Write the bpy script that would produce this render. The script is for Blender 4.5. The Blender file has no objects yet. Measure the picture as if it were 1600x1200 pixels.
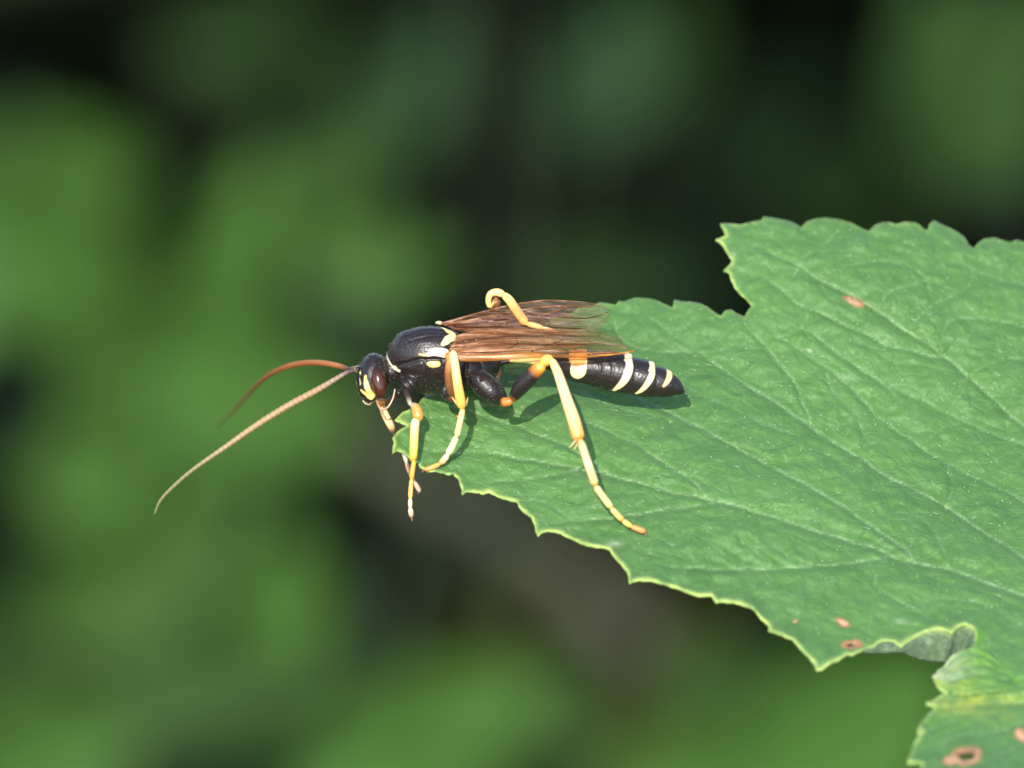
import bpy, bmesh, math, random
import numpy as np
from mathutils import Vector, Matrix, noise
from mathutils.geometry import delaunay_2d_cdt
from mathutils.bvhtree import BVHTree

# one Blender unit is one centimetre: the wasp is 1.3 cm long
rng = np.random.default_rng(7)
random.seed(7)
sc = bpy.context.scene
C = sc.collection
sc.unit_settings.system = 'METRIC'
sc.unit_settings.scale_length = 0.01

# ------------------------------------------------------------------ camera
PITCH = math.radians(25)
DIST = 80.0
R_ = np.array([1.0, 0, 0])
U_ = np.array([0, math.sin(PITCH), math.cos(PITCH)])
T_ = np.array([0, -math.cos(PITCH), math.sin(PITCH)])     # towards the camera
CAM = T_ * DIST
cam = bpy.data.cameras.new('camera')
cam.lens = 720; cam.sensor_width = 36
cam.clip_start = 1; cam.clip_end = 60000
cam.dof.use_dof = True
cam.dof.focus_distance = 80.0
cam.dof.aperture_fstop = 0.56
co = bpy.data.objects.new('camera', cam); C.objects.link(co)
co.location = CAM
co.rotation_euler = (math.radians(90) - PITCH, 0, 0)
sc.camera = co

# ------------------------------------------------------------------ light
SUN = Vector((-0.13, -0.77, 0.64)).normalized()
w = bpy.data.worlds.new('World'); sc.world = w; w.use_nodes = True
nt = w.node_tree
bg = nt.nodes['Background']
sky = nt.nodes.new('ShaderNodeTexSky'); sky.sky_type = 'NISHITA'; sky.sun_disc = False
sky.sun_elevation = math.asin(SUN.z)
sky.sun_rotation = math.atan2(SUN.x, SUN.y)
nt.links.new(sky.outputs[0], bg.inputs[0]); bg.inputs[1].default_value = 0.15
sun = bpy.data.lights.new('sun', 'SUN'); sun.energy = 2.7; sun.angle = math.radians(0.8)
sun.color = (1.0, 0.95, 0.87)
so = bpy.data.objects.new('sun', sun); C.objects.link(so)
so.rotation_euler = SUN.to_track_quat('Z', 'Y').to_euler()
so.location = SUN * 200
sc.view_settings.view_transform = 'Standard'
sc.view_settings.look = 'None'
sc.view_settings.exposure = 0.98
sc.view_settings.gamma = 1
sc.view_settings.use_curve_mapping = False
sc.cycles.use_denoising = True
sc.cycles.max_bounces = 10
sc.cycles.transparent_max_bounces = 24

# ------------------------------------------------------------------ helpers
def P(px, py, d=0.0):
    """point seen at picture position px,py (1600x1200), d cm nearer than the plane of sharp focus"""
    q = R_ * ((px - 800) / 400) + U_ * ((600 - py) / 400)
    return CAM + (q - CAM) * (1 - d / DIST)

def Pn(px, py, d):
    px = np.asarray(px, float); py = np.asarray(py, float); d = np.asarray(d, float)
    q = ((px - 800) / 400)[:, None] * R_ + ((600 - py) / 400)[:, None] * U_
    return CAM + (q - CAM) * (1 - d / DIST)[:, None]

def link(name, me, mat=None, parent=None):
    o = bpy.data.objects.new(name, me); C.objects.link(o)
    if mat is not None and len(me.materials) == 0: me.materials.append(mat)
    if parent is not None: o.parent = parent
    return o

def thing(name, label, cat, loc=(0, 0, 0), group=None):
    o = bpy.data.objects.new(name, None); C.objects.link(o)
    o.location = loc; o.empty_display_size = 0.2
    o['label'] = label; o['category'] = cat
    if group: o['group'] = group
    return o

def mesh(name, verts, faces, smooth=True):
    me = bpy.data.meshes.new(name)
    me.from_pydata([tuple(v) for v in verts], [], [tuple(f) for f in faces])
    if smooth: me.polygons.foreach_set('use_smooth', [True] * len(me.polygons))
    me.update()
    return me

def setcol(me, cols, name='tint'):
    a = me.color_attributes.new(name, 'FLOAT_COLOR', 'POINT')
    c = np.ones((len(me.vertices), 4), np.float32); c[:, :3] = cols
    a.data.foreach_set('color', c.ravel())

def setf(me, name, vals):
    a = me.attributes.new(name, 'FLOAT', 'POINT')
    a.data.foreach_set('value', np.asarray(vals, np.float32))

def catmull(pts, n):
    """smooth resample of rows of control values"""
    p = np.array(pts, float)
    if len(p) == 2: p = np.vstack([p[0], (p[0] + p[1]) / 2, p[1]])
    seg = np.linalg.norm(np.diff(p[:, :2], axis=0), axis=1) + 1e-9
    s = np.concatenate([[0], np.cumsum(seg)])
    t = np.linspace(0, s[-1], n)
    out = np.zeros((n, p.shape[1]))
    m = np.zeros_like(p)
    m[1:-1] = (p[2:] - p[:-2]) / (s[2:] - s[:-2])[:, None]
    m[0] = (p[1] - p[0]) / seg[0]; m[-1] = (p[-1] - p[-2]) / seg[-1]
    k = np.clip(np.searchsorted(s, t, 'right') - 1, 0, len(seg) - 1)
    h = seg[k][:, None]; u = ((t - s[k]) / seg[k])[:, None]
    out = ((2*u**3 - 3*u**2 + 1) * p[k] + (u**3 - 2*u**2 + u) * h * m[k]
           + (-2*u**3 + 3*u**2) * p[k+1] + (u**3 - u**2) * h * m[k+1])
    return out

def tube_arrays(c, r, seg=12, flat=None):
    """c: n x 3 centres, r: n radii -> verts, faces with rounded ends"""
    n = len(c)
    tan = np.gradient(c, axis=0); tan /= (np.linalg.norm(tan, axis=1)[:, None] + 1e-12)
    ref = np.array([0, 0, 1.0]) if abs(tan[0][2]) < .9 else np.array([1.0, 0, 0])
    N = np.cross(tan[0], ref); N /= np.linalg.norm(N)
    V = []
    for i in range(n):
        N = N - tan[i] * np.dot(N, tan[i]); N /= np.linalg.norm(N)
        B = np.cross(tan[i], N)
        for k in range(seg):
            a = 2 * math.pi * k / seg
            V.append(c[i] + (N * math.cos(a) + B * math.sin(a)) * r[i])
    F = []
    for i in range(n - 1):
        for k in range(seg):
            a = i * seg + k; b = i * seg + (k + 1) % seg
            F.append((a, b, b + seg, a + seg))
    V.append(c[0] - tan[0] * r[0] * .5); V.append(c[-1] + tan[-1] * r[-1] * .5)
    a0 = len(V) - 2
    for k in range(seg):
        F.append((a0, (k + 1) % seg, k))
        F.append((a0 + 1, (n - 1) * seg + k, (n - 1) * seg + (k + 1) % seg))
    return V, F

def tube_px(name, pts, mat, parent, n=40, seg=12, cols=None, mod=None):
    """pts rows: px, py, d, radius_px ; cols rows: t, (r,g,b)"""
    q = catmull(pts, n)
    r = np.maximum(q[:, 3], .4) / 400
    if mod is not None: r = r * mod(np.linspace(0, 1, n))
    c = Pn(q[:, 0], q[:, 1], q[:, 2])
    V, F = tube_arrays(c, r, seg)
    me = mesh(name, V, F)
    if cols is not None:
        t = np.linspace(0, 1, n)
        ks = [k for k, _ in cols]
        cc = np.stack([np.interp(t, ks, [v[j] for _, v in cols]) for j in range(3)], 1)
        cv = np.repeat(cc, seg, 0); cv = np.vstack([cv, cc[0], cc[-1]])
        setcol(me, cv)
    return link(name, me, mat, parent)

# ------------------------------------------------------------------ node helpers
class NT:
    def __init__(s, name):
        s.m = bpy.data.materials.new(name); s.m.use_nodes = True
        s.t = s.m.node_tree; s.t.nodes.clear()
        s.out = s.n('ShaderNodeOutputMaterial')
    def n(s, typ, **kw):
        x = s.t.nodes.new(typ)
        for k, v in kw.items(): setattr(x, k, v)
        return x
    def set(s, node, **kw):
        for k, v in kw.items(): node.inputs[k.replace('_', ' ')].default_value = v
        return node
    def l(s, a, b): s.t.links.new(a, b)
    def attr(s, name): return s.n('ShaderNodeAttribute', attribute_name=name)
    def mix(s, f, a, b, blend='MIX'):
        x = s.n('ShaderNodeMix', data_type='RGBA', blend_type=blend)
        for inp, v in ((x.inputs[0], f), (x.inputs[6], a), (x.inputs[7], b)):
            if hasattr(v, 'is_linked') or isinstance(v, bpy.types.NodeSocket): s.l(v, inp)
            elif isinstance(v, (int, float)): inp.default_value = v
            else: inp.default_value = (*v, 1)
        return x.outputs[2]
    def math(s, op, a, b=0.0, clamp=False):
        x = s.n('ShaderNodeMath', operation=op); x.use_clamp = clamp
        for i, v in enumerate((a, b)):
            if isinstance(v, bpy.types.NodeSocket): s.l(v, x.inputs[i])
            else: x.inputs[i].default_value = v
        return x.outputs[0]
    def noise(s, scale, detail=3, rough=.5, vec=None):
        x = s.n('ShaderNodeTexNoise'); s.set(x, Scale=scale, Detail=detail, Roughness=rough)
        if vec is not None: s.l(vec, x.inputs['Vector'])
        return x.outputs['Fac']
    def ramp(s, f, stops):
        x = s.n('ShaderNodeValToRGB'); s.l(f, x.inputs[0])
        while len(x.color_ramp.elements) < len(stops): x.color_ramp.elements.new(.5)
        for e, (p, c) in zip(x.color_ramp.elements, stops):
            e.position = p; e.color = (*c, 1) if len(c) == 3 else c
        return x.outputs[0]
    def pos(s):
        return s.n('ShaderNodeNewGeometry').outputs['Position']

# ================================================================== materials
def mat_ground():
    m = NT('damp_soil')
    p = m.pos()
    f = m.noise(.6, 5, .6, p)
    c = m.ramp(f, [(.3, (.035, .028, .020)), (.6, (.075, .060, .042)), (.8, (.045, .055, .028))])
    b = m.n('ShaderNodeBsdfPrincipled'); m.l(c, b.inputs['Base Color']); m.set(b, Roughness=.95)
    bp = m.n('ShaderNodeBump'); m.set(bp, Strength=.6, Distance=.4); m.l(m.noise(2.5, 6, .7, p), bp.inputs['Height'])
    m.l(bp.outputs[0], b.inputs['Normal'])
    m.l(b.outputs[0], m.out.inputs[0]); return m.m

def mat_foliage(name, col, trans, var=.25, rough=.5):
    m = NT(name)
    oi = m.n('ShaderNodeObjectInfo')
    p = m.n('ShaderNodeTexCoord').outputs['Object']
    f = m.noise(5, 3, .5, p)
    c1 = m.mix(f, tuple(x * (1 - var) for x in col), tuple(x * (1 + var) for x in col))
    hs = m.n('ShaderNodeHueSaturation')
    m.l(m.math('ADD', m.math('MULTIPLY', oi.outputs['Random'], .5), .75), hs.inputs['Value'])
    m.l(c1, hs.inputs['Color'])
    b = m.n('ShaderNodeBsdfPrincipled'); m.l(hs.outputs[0], b.inputs['Base Color']); m.set(b, Roughness=rough); b.inputs['Specular IOR Level'].default_value = .15
    t = m.n('ShaderNodeBsdfTranslucent'); t.inputs[0].default_value = (*trans, 1)
    mx = m.n('ShaderNodeMixShader'); mx.inputs[0].default_value = .35
    m.l(b.outputs[0], mx.inputs[1]); m.l(t.outputs[0], mx.inputs[2])
    m.l(mx.outputs[0], m.out.inputs[0]); return m.m

def mat_bark(name='brown_bark', a=(.06, .045, .03), b2=(.12, .10, .07)):
    m = NT(name)
    f = m.noise(3, 4, .6, m.n('ShaderNodeTexCoord').outputs['Object'])
    c = m.mix(f, a, b2)
    b = m.n('ShaderNodeBsdfPrincipled'); m.l(c, b.inputs['Base Color']); m.set(b, Roughness=.8)
    bp = m.n('ShaderNodeBump'); m.set(bp, Strength=.5, Distance=.05); m.l(f, bp.inputs['Height'])
    m.l(bp.outputs[0], b.inputs['Normal'])
    m.l(b.outputs[0], m.out.inputs[0]); return m.m

def mat_blade():
    m = NT('leaf_blade_green')
    p = m.pos()
    n1 = m.noise(1.1, 4, .6, p)
    n2 = m.noise(11, 5, .65, p)
    base = m.mix(m.ramp(n1, [(.3, (0, 0, 0)), (.7, (1, 1, 1))]), (.068, .162, .042), (.114, .250, .060))
    base = m.mix(m.ramp(n2, [(.35, (0, 0, 0)), (.68, (1, 1, 1))]), base, (.104, .225, .068))
    # fine net of veinlets
    wob = m.n('ShaderNodeTexNoise'); m.set(wob, Scale=5, Detail=3); m.l(p, wob.inputs['Vector'])
    wv = m.n('ShaderNodeVectorMath', operation='MULTIPLY_ADD'); wv.inputs[1].default_value = (.10, .10, .10)
    m.l(wob.outputs['Color'], wv.inputs[0]); m.l(p, wv.inputs[2])
    vor = m.n('ShaderNodeTexVoronoi', feature='DISTANCE_TO_EDGE'); m.set(vor, Scale=11); m.l(wv.outputs[0], vor.inputs['Vector'])
    vor2 = m.n('ShaderNodeTexVoronoi', feature='DISTANCE_TO_EDGE'); m.set(vor2, Scale=34); m.l(wv.outputs[0], vor2.inputs['Vector'])
    net = m.ramp(vor.outputs['Distance'], [(0, (1, 1, 1)), (.10, (0, 0, 0))])
    net2 = m.ramp(vor2.outputs['Distance'], [(0, (1, 1, 1)), (.16, (0, 0, 0))])
    breakup = m.ramp(m.noise(4, 3, .6, p), [(.4, (0, 0, 0)), (.62, (1, 1, 1))])
    netm = m.math('MULTIPLY', net, breakup)
    base = m.mix(m.math('MULTIPLY', netm, .22), base, (.19, .33, .13))
    base = m.mix(m.math('MULTIPLY', net2, .10), base, (.05, .13, .04))
    vein = m.attr('vein').outputs['Fac']
    vbr = m.math('MULTIPLY', vein, m.math('ADD', m.math('MULTIPLY', m.noise(22, 4, .8, p), 2.4), -.62, True), True)
    base = m.mix(vbr, base, (.40, .58, .28))
    # pale specks: fine hairs and white glints painted into the colour
    sp = m.n('ShaderNodeTexVoronoi', feature='F1'); m.set(sp, Scale=15); m.l(p, sp.inputs['Vector'])
    spk = m.math('MULTIPLY', m.ramp(sp.outputs['Distance'], [(.06, (1, 1, 1)), (.13, (0, 0, 0))]),
                 m.ramp(m.noise(9, 2, .5, p), [(.50, (0, 0, 0)), (.6, (1, 1, 1))]))
    base = m.mix(m.math('MULTIPLY', spk, .35), base, (.38, .5, .32))
    yel = m.attr('yellow').outputs['Fac']
    base = m.mix(m.math('MULTIPLY', yel, m.ramp(m.noise(14, 5, .75, p), [(.38, (.15, .15, .15)), (.6, (1, 1, 1))]), True), base, (.36, .43, .07))
    edge = m.attr('edge').outputs['Fac']
    base = m.mix(edge, base, (.46, .60, .16))
    pale = m.attr('pale').outputs['Fac']
    base = m.mix(pale, base, (.52, .58, .42))
    vivid = m.attr('vivid').outputs['Fac']
    base = m.mix(vivid, base, (.11, .27, .03))
    rust = m.attr('rust').outputs['Fac']
    base = m.mix(m.ramp(rust, [(.2, (0, 0, 0)), (.45, (1, 1, 1))]), base, (.40, .19, .08))
    base = m.mix(m.ramp(rust, [(.55, (0, 0, 0)), (.95, (1, 1, 1))]), base, (.58, .36, .22))
    dark = m.attr('pit').outputs['Fac']
    base = m.mix(dark, base, (.10, .055, .02))
    # underside
    geo = m.n('ShaderNodeNewGeometry')
    b = m.n('ShaderNodeBsdfPrincipled'); m.l(base, b.inputs['Base Color'])
    m.l(m.math('ADD', m.math('MULTIPLY', n2, .25), .38), b.inputs['Roughness'])
    m.set(b, IOR=1.40); b.inputs['Specular IOR Level'].default_value = .38
    b.inputs['Sheen Weight'].default_value = .04
    b.inputs['Sheen Roughness'].default_value = .4
    hgt = m.math('ADD', m.math('MULTIPLY', net, -.7), m.math('MULTIPLY', net2, -.35))
    hgt = m.math('ADD', hgt, m.math('MULTIPLY', m.noise(26, 5, .7, p), 1.0))
    bp = m.n('ShaderNodeBump'); m.set(bp, Strength=.34, Distance=.009); m.l(hgt, bp.inputs['Height'])
    m.l(bp.outputs[0], b.inputs['Normal'])
    t = m.n('ShaderNodeBsdfTranslucent'); m.l(m.mix(.5, base, (.20, .42, .04)), t.inputs[0])
    mx = m.n('ShaderNodeMixShader'); mx.inputs[0].default_value = .16
    m.l(b.outputs[0], mx.inputs[1]); m.l(t.outputs[0], mx.inputs[2])
    m.l(mx.outputs[0], m.out.inputs[0]); return m.m

def mat_underside():
    m = NT('leaf_underside_downy')
    p = m.pos()
    n = m.noise(42, 5, .8, p)
    c = m.ramp(n, [(.34, (.045, .085, .035)), (.54, (.10, .16, .075)), (.72, (.32, .40, .26))])
    c = m.mix(m.attr('edge').outputs['Fac'], c, (.45, .58, .16))
    b = m.n('ShaderNodeBsdfPrincipled'); m.l(c, b.inputs['Base Color']); m.set(b, Roughness=.8)
    bp = m.n('ShaderNodeBump'); m.set(bp, Strength=.8, Distance=.012); m.l(n, bp.inputs['Height'])
    m.l(bp.outputs[0], b.inputs['Normal'])
    m.l(b.outputs[0], m.out.inputs[0]); return m.m

def mat_cuticle(name='wasp_cuticle', rough=.34, bump=.35, sss=0.0, scale=60):
    m = NT(name)
    p = m.pos()
    a = m.n('ShaderNodeVertexColor', layer_name='tint')
    n = m.noise(40, 4, .6, p)
    c = m.mix(m.math('MULTIPLY', n, .35), a.outputs[0], (.35, .2, .1), 'OVERLAY')
    b = m.n('ShaderNodeBsdfPrincipled'); m.l(c, b.inputs['Base Color'])
    m.l(m.math('ADD', m.math('MULTIPLY', n, .25), rough - .1), b.inputs['Roughness'])
    m.set(b, IOR=1.55)
    if sss:
        b.inputs['Subsurface Weight'].default_value = sss
        b.inputs['Subsurface Radius'].default_value = (.03, .014, .004)
        b.inputs['Subsurface Scale'].default_value = 1
    v = m.n('ShaderNodeTexVoronoi'); m.set(v, Scale=scale); m.l(p, v.inputs['Vector'])
    bp = m.n('ShaderNodeBump'); m.set(bp, Strength=bump, Distance=.004); m.l(v.outputs['Distance'], bp.inputs['Height'])
    m.l(bp.outputs[0], b.inputs['Normal'])
    m.l(b.outputs[0], m.out.inputs[0]); return m.m

def mat_eye():
    m = NT('compound_eye_maroon')
    p = m.pos()
    n = m.noise(9, 2, .5, p)
    c = m.ramp(n, [(.35, (.016, .007, .005)), (.65, (.060, .017, .007))])
    b = m.n('ShaderNodeBsdfPrincipled'); m.l(c, b.inputs['Base Color']); m.set(b, Roughness=.17, IOR=1.55)
    v = m.n('ShaderNodeTexVoronoi'); m.set(v, Scale=150); m.l(p, v.inputs['Vector'])
    bp = m.n('ShaderNodeBump'); m.set(bp, Strength=.2, Distance=.001); m.l(v.outputs['Distance'], bp.inputs['Height'])
    m.l(bp.outputs[0], b.inputs['Normal'])
    m.l(b.outputs[0], m.out.inputs[0]); return m.m

def mat_wing():
    m = NT('wing_membrane_amber')
    p = m.pos()
    a = m.n('ShaderNodeVertexColor', layer_name='tint')
    op = m.attr('membrane').outputs['Fac']
    mp = m.n('ShaderNodeMapping'); mp.inputs['Scale'].default_value = (1.8, 30, 30); m.l(p, mp.inputs['Vector'])
    st = m.noise(1.5, 4, .65, mp.outputs[0])
    mp2 = m.n('ShaderNodeMapping'); mp2.inputs['Scale'].default_value = (3.5, 14, 14); m.l(p, mp2.inputs['Vector'])
    st2 = m.noise(1.3, 3, .6, mp2.outputs[0])
    c = m.mix(m.ramp(st, [(.40, (0, 0, 0)), (.56, (1, 1, 1))]), m.mix(.55, a.outputs[0], (.045, .015, .008)), a.outputs[0])
    c = m.mix(m.ramp(st2, [(.38, (.5, .5, .5)), (.52, (0, 0, 0))]), c, (.14, .065, .035))
    b = m.n('ShaderNodeBsdfPrincipled'); m.l(c, b.inputs['Base Color']); m.set(b, Roughness=.22, IOR=1.6)
    c = m.mix(m.ramp(st, [(.55, (0, 0, 0)), (.68, (.8, .8, .8))]), c, (.80, .55, .42))  # pinkish highlight streaks painted into the membrane colour
    m.l(c, b.inputs['Base Color'])
    bp = m.n('ShaderNodeBump'); m.set(bp, Strength=.8, Distance=.012); m.l(st, bp.inputs['Height'])
    m.l(bp.outputs[0], b.inputs['Normal'])
    tl = m.n('ShaderNodeBsdfTranslucent'); m.l(a.outputs[0], tl.inputs[0])
    s1 = m.n('ShaderNodeMixShader'); s1.inputs[0].default_value = .30
    m.l(b.outputs[0], s1.inputs[1]); m.l(tl.outputs[0], s1.inputs[2])
    tr = m.n('ShaderNodeBsdfTransparent'); m.l(m.mix(op, (.95, .93, .88), (.90, .62, .34)), tr.inputs[0])
    mx = m.n('ShaderNodeMixShader')
    m.l(m.math('MULTIPLY', op, m.math('ADD', m.math('MULTIPLY', st, 1.3), .0), True), mx.inputs[0])
    m.l(tr.outputs[0], mx.inputs[1]); m.l(s1.outputs[0], mx.inputs[2])
    m.l(mx.outputs[0], m.out.inputs[0]); return m.m

M_ground = mat_ground()
M_blade = mat_blade(); M_under = mat_underside()
M_body = mat_cuticle('black_wasp_cuticle', .36, .22, 0, 100)
M_leg = mat_cuticle('yellow_leg_cuticle', .40, .3, .3, 70)
M_ant = mat_cuticle('antenna_cuticle', .5, .2, 0, 90)
M_eye = mat_eye(); M_wing = mat_wing()
M_bark = mat_bark()
M_stem = mat_bark('green_stem', (.022, .045, .014), (.04, .065, .022))

# ================================================================== setting: ground
GZ = -70.0
def build_ground():
    n = 90
    s = np.linspace(-1, 1, n)
    g = np.sign(s) * np.abs(s) ** 3.5 * 20000
    V = []
    for j in range(n):
        for i in range(n):
            x, y = g[i], g[j] + 120
            r = math.hypot(x, y - 120)
            h = noise.noise(Vector((x * .05, y * .05, 0))) * 3 if r < 3000 else 0
            V.append((x, y, GZ + h))
    F = [(j*n+i, j*n+i+1, (j+1)*n+i+1, (j+1)*n+i) for j in range(n-1) for i in range(n-1)]
    o = link('ground', mesh('ground', V, F), M_ground); o['kind'] = 'structure'
build_ground()

# ---- background leaves -------------------------------------------------
def leaf_mesh(name, seed=0, nu=14, nv=6, lobes=0.0):
    """unit leaf: x from 0 (stalk) to 1 (tip), half width about .36"""
    r = random.Random(seed)
    V = []; bend = r.uniform(-.12, -.03); fold = r.uniform(.10, .22)
    for i in range(nu + 1):
        t = i / nu
        wdt = .37 * math.sin(math.pi * min(1, t ** .8)) ** .75 * (1 - .18 * t) + .004
        if i % 2: wdt *= 1.05
        for k in range(-nv, nv + 1):
            s = k / nv
            z = fold * abs(s) * wdt + bend * (t - .4) ** 2 * 2 + .012 * math.sin(t * 22 - abs(s) * 5)
            V.append((t + .03 * abs(s) * wdt, s * wdt, z))
    W = 2 * nv + 1
    F = [(i*W+k, i*W+k+1, (i+1)*W+k+1, (i+1)*W+k) for i in range(nu) for k in range(2*nv)]
    # thickness
    n0 = len(V)
    V2 = [(x, y, z - .008) for x, y, z in V]
    F2 = [tuple(reversed([a + n0 for a in f])) for f in F]
    rim = ([i*W for i in range(nu+1)] + [nu*W + k for k in range(1, W)] + [i*W + W-1 for i in range(nu-1, -1, -1)] + [k for k in range(W-2, 0, -1)])
    F3 = [(rim[(i+1) % len(rim)], rim[i], rim[i]+n0, rim[(i+1) % len(rim)]+n0) for i in range(len(rim))]
    F = [tuple(reversed(f)) for f in F]; F2 = [tuple(reversed(f)) for f in F2]
    F = [tuple(reversed(f)) for f in F]; F2 = [tuple(reversed(f)) for f in F2]
    return mesh(name, V + V2, F + F2 + F3)

SP = {
    'fresh': mat_foliage('fresh_green_leaf', (.062, .150, .028), (.09, .18, .02)),
    'mid': mat_foliage('mid_green_leaf', (.055, .125, .034), (.07, .14, .025)),
    'blue': mat_foliage('bluish_green_leaf', (.052, .115, .048), (.05, .09, .035)),
    'olive': mat_foliage('olive_leaf', (.065, .075, .022), (.08, .08, .02)),
    'brown': mat_foliage('withered_brown_leaf', (.085, .060, .038), (.06, .04, .02)),
}
LM = {}
def leaf_data(sp, k):
    key = (sp, k)
    if key not in LM:
        me = leaf_mesh('leaf', k); me.materials.append(SP[sp]); LM[key] = me
    return LM[key]

S_ = np.array(SUN)
def place_leaf(parent, px, py, D, lpx, wpx, ang, lit, sp, k=0, side=0.0):
    """leaf centred at the direction px,py, D cm behind the wasp; lit = cosine between leaf normal and sun"""
    sc_ = (DIST + D) / DIST / 400
    pc = P(px, py, -D)
    # normal between viewer and sun, at the wanted angle from the sun
    base = T_ + R_ * side
    perp = base - S_ * np.dot(base, S_); perp /= np.linalg.norm(perp)
    th = math.acos(max(-1, min(1, lit)))
    n = S_ * math.cos(th) + perp * math.sin(th)
    if np.dot(n, T_) < .12:
        n = n + T_ * .3; n /= np.linalg.norm(n)
    a = math.radians(ang)
    v = R_ * math.cos(a) + U_ * math.sin(a)
    t = v - T_ * (np.dot(v, n) / np.dot(T_, n))
    t = t * min(1.0, 2.2 / np.linalg.norm(t))
    bnorm = np.cross(n, t / np.linalg.norm(t))
    # width as seen
    seen = np.linalg.norm(bnorm - T_ * np.dot(bnorm, T_))
    X = t * lpx * sc_
    Y = bnorm * wpx * sc_ / .74 / max(seen, .45)
    Z = n * np.linalg.norm(X)
    org = pc - X * .5
    M = Matrix(((X[0], Y[0], Z[0], org[0]), (X[1], Y[1], Z[1], org[1]), (X[2], Y[2], Z[2], org[2]), (0, 0, 0, 1)))
    o = bpy.data.objects.new('leaf', leaf_data(sp, k)); C.objects.link(o)
    o.parent = parent; o.matrix_local = Matrix.Translation(-parent.location) @ M
    return o, org

def shrub(name, label, cat, leaves, stem_px, sp_stem=None, grp=None, rad=.055):
    """stem_px: rows px,py,D from the top of the stem down; it goes on to the ground"""
    st = [P(a, b, -D) for a, b, D in stem_px]
    last = st[-1]; foot = np.array([last[0] * 1.15, last[1] + 6, GZ])
    root = thing(name, label, cat, tuple(foot), grp)
    root.matrix_local = Matrix.Translation(Vector(foot))
    pts = st + [last * .5 + foot * .5 + np.array([.8, 1, 0]), foot - np.array([0, 0, 1.5])]
    c = catmull([list(p) for p in pts], 40)
    V, F = tube_arrays(c - foot, np.linspace(rad * .6, rad * 1.6, 40), 10)
    stem = link('stem', mesh('stem', V, F), sp_stem or M_stem, root)
    PV, PF = [], []
    for i, l in enumerate(leaves):
        o, org = place_leaf(root, *l)
        j = int(np.argmin(np.linalg.norm(c[:24] - org, axis=1)))
        tgt = c[j]
        mid = (org + tgt) / 2 - np.array([0, 0, .25])
        cc = catmull([list(org), list(mid), list(tgt)], 8)
        v, f = tube_arrays(cc - foot, np.full(8, rad * .4), 6)
        link('leaf_stalk', mesh('leaf_stalk', v, f), sp_stem or M_stem, root)
    return root

GRP = 'blurred shrubs behind the wasp'
#            px    py   D   len  wid  ang  lit  species
shrub('leafy_shrub', 'bright green leafy sprig at the left edge, above the antennae tips, far out of focus', 'shrub', [
    (50, 275, 40, 380, 240, 5, .68, 'fresh', 0),
    (60, 400, 38, 360, 260, -10, .66, 'fresh', 1),
    (110, 470, 42, 260, 160, 40, .60, 'blue', 2),
    (-90, 300, 38, 300, 240, 100, .7, 'fresh', 3),
    (-120, 470, 35, 300, 220, 60, .8, 'mid', 1),
], [(20, 150, 40), (-40, 420, 38), (-120, 900, 36)], grp=GRP)
shrub('leafy_shrub', 'green shrub of broad blurred leaves directly behind the antennae', 'shrub', [
    (330, 420, 36, 420, 190, 65, .62, 'fresh', 1),
    (250, 560, 38, 380, 260, 20, .74, 'fresh', 2),
    (330, 520, 44, 420, 300, 40, .7, 'blue', 0),
    (180, 680, 44, 420, 260, 10, .6, 'mid', 1),
    (400, 620, 35, 360, 250, -20, .74, 'fresh', 0),
    (440, 280, 42, 380, 150, 42, .56, 'mid', 3),
    (250, 720, 36, 420, 240, 10, .75, 'fresh', 2),
    (110, 640, 42, 260, 140, 0, .55, 'blue', 1),
    (420, 730, 39, 240, 160, 80, .66, 'mid', 0),
], [(480, 220, 42), (360, 500, 40), (300, 800, 40), (250, 1300, 38)], grp=GRP)
shrub('leafy_shrub', 'vivid yellow-green blurred leaves above the wasp head', 'shrub', [
    (590, 405, 33, 250, 120, 5, .86, 'fresh', 3),
    (450, 350, 37, 280, 130, 50, .60, 'fresh', 1),
    (560, 470, 38, 300, 90, -10, .40, 'mid', 0),
], [(640, 330, 38), (600, 480, 38), (640, 700, 38), (600, 1300, 38)], grp=GRP)
shrub('leafy_shrub', 'broad green blurred foliage filling the lower left corner', 'shrub', [
    (230, 880, 34, 420, 220, 35, .78, 'fresh', 0),
    (110, 930, 38, 320, 220, 80, .62, 'mid', 1),
    (330, 980, 36, 380, 240, -30, .70, 'blue', 2),
    (160, 1080, 35, 420, 260, 15, .70, 'mid', 3),
    (60, 1200, 34, 400, 260, 30, .80, 'fresh', 1),
    (370, 1160, 39, 360, 200, 60, .46, 'mid', 2),
    (400, 860, 38, 320, 170, 70, .66, 'fresh', 3),
    (-60, 1010, 38, 300, 240, 60, .6, 'mid', 0),
    (250, 1010, 46, 520, 380, 20, .66, 'mid', 2),
    (410, 975, 34, 330, 200, 70, .66, 'fresh', 0),
    (330, 1060, 32, 300, 170, 0, .66, 'mid', 3),
    (430, 1010, 47, 300, 300, 60, .62, 'blue', 1),
    (80, 1120, 47, 400, 300, 0, .6, 'fresh', 2),
    (330, 800, 46, 420, 300, 40, .66, 'fresh', 1),
], [(330, 760, 40), (260, 980, 39), (220, 1400, 38)], grp=GRP)
shrub('leafy_shrub', 'blurred green leaf cluster at the bottom, left of centre', 'shrub', [
    (680, 1120, 35, 380, 220, 20, .76, 'fresh', 2),
    (620, 1230, 34, 380, 240, -20, .80, 'fresh', 0),
    (840, 1180, 37, 320, 190, 70, .62, 'mid', 1),
    (780, 965, 42, 250, 110, 35, .45, 'olive', 3),
], [(740, 1030, 40), (740, 1250, 40), (760, 1500, 40)], grp=GRP)
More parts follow.
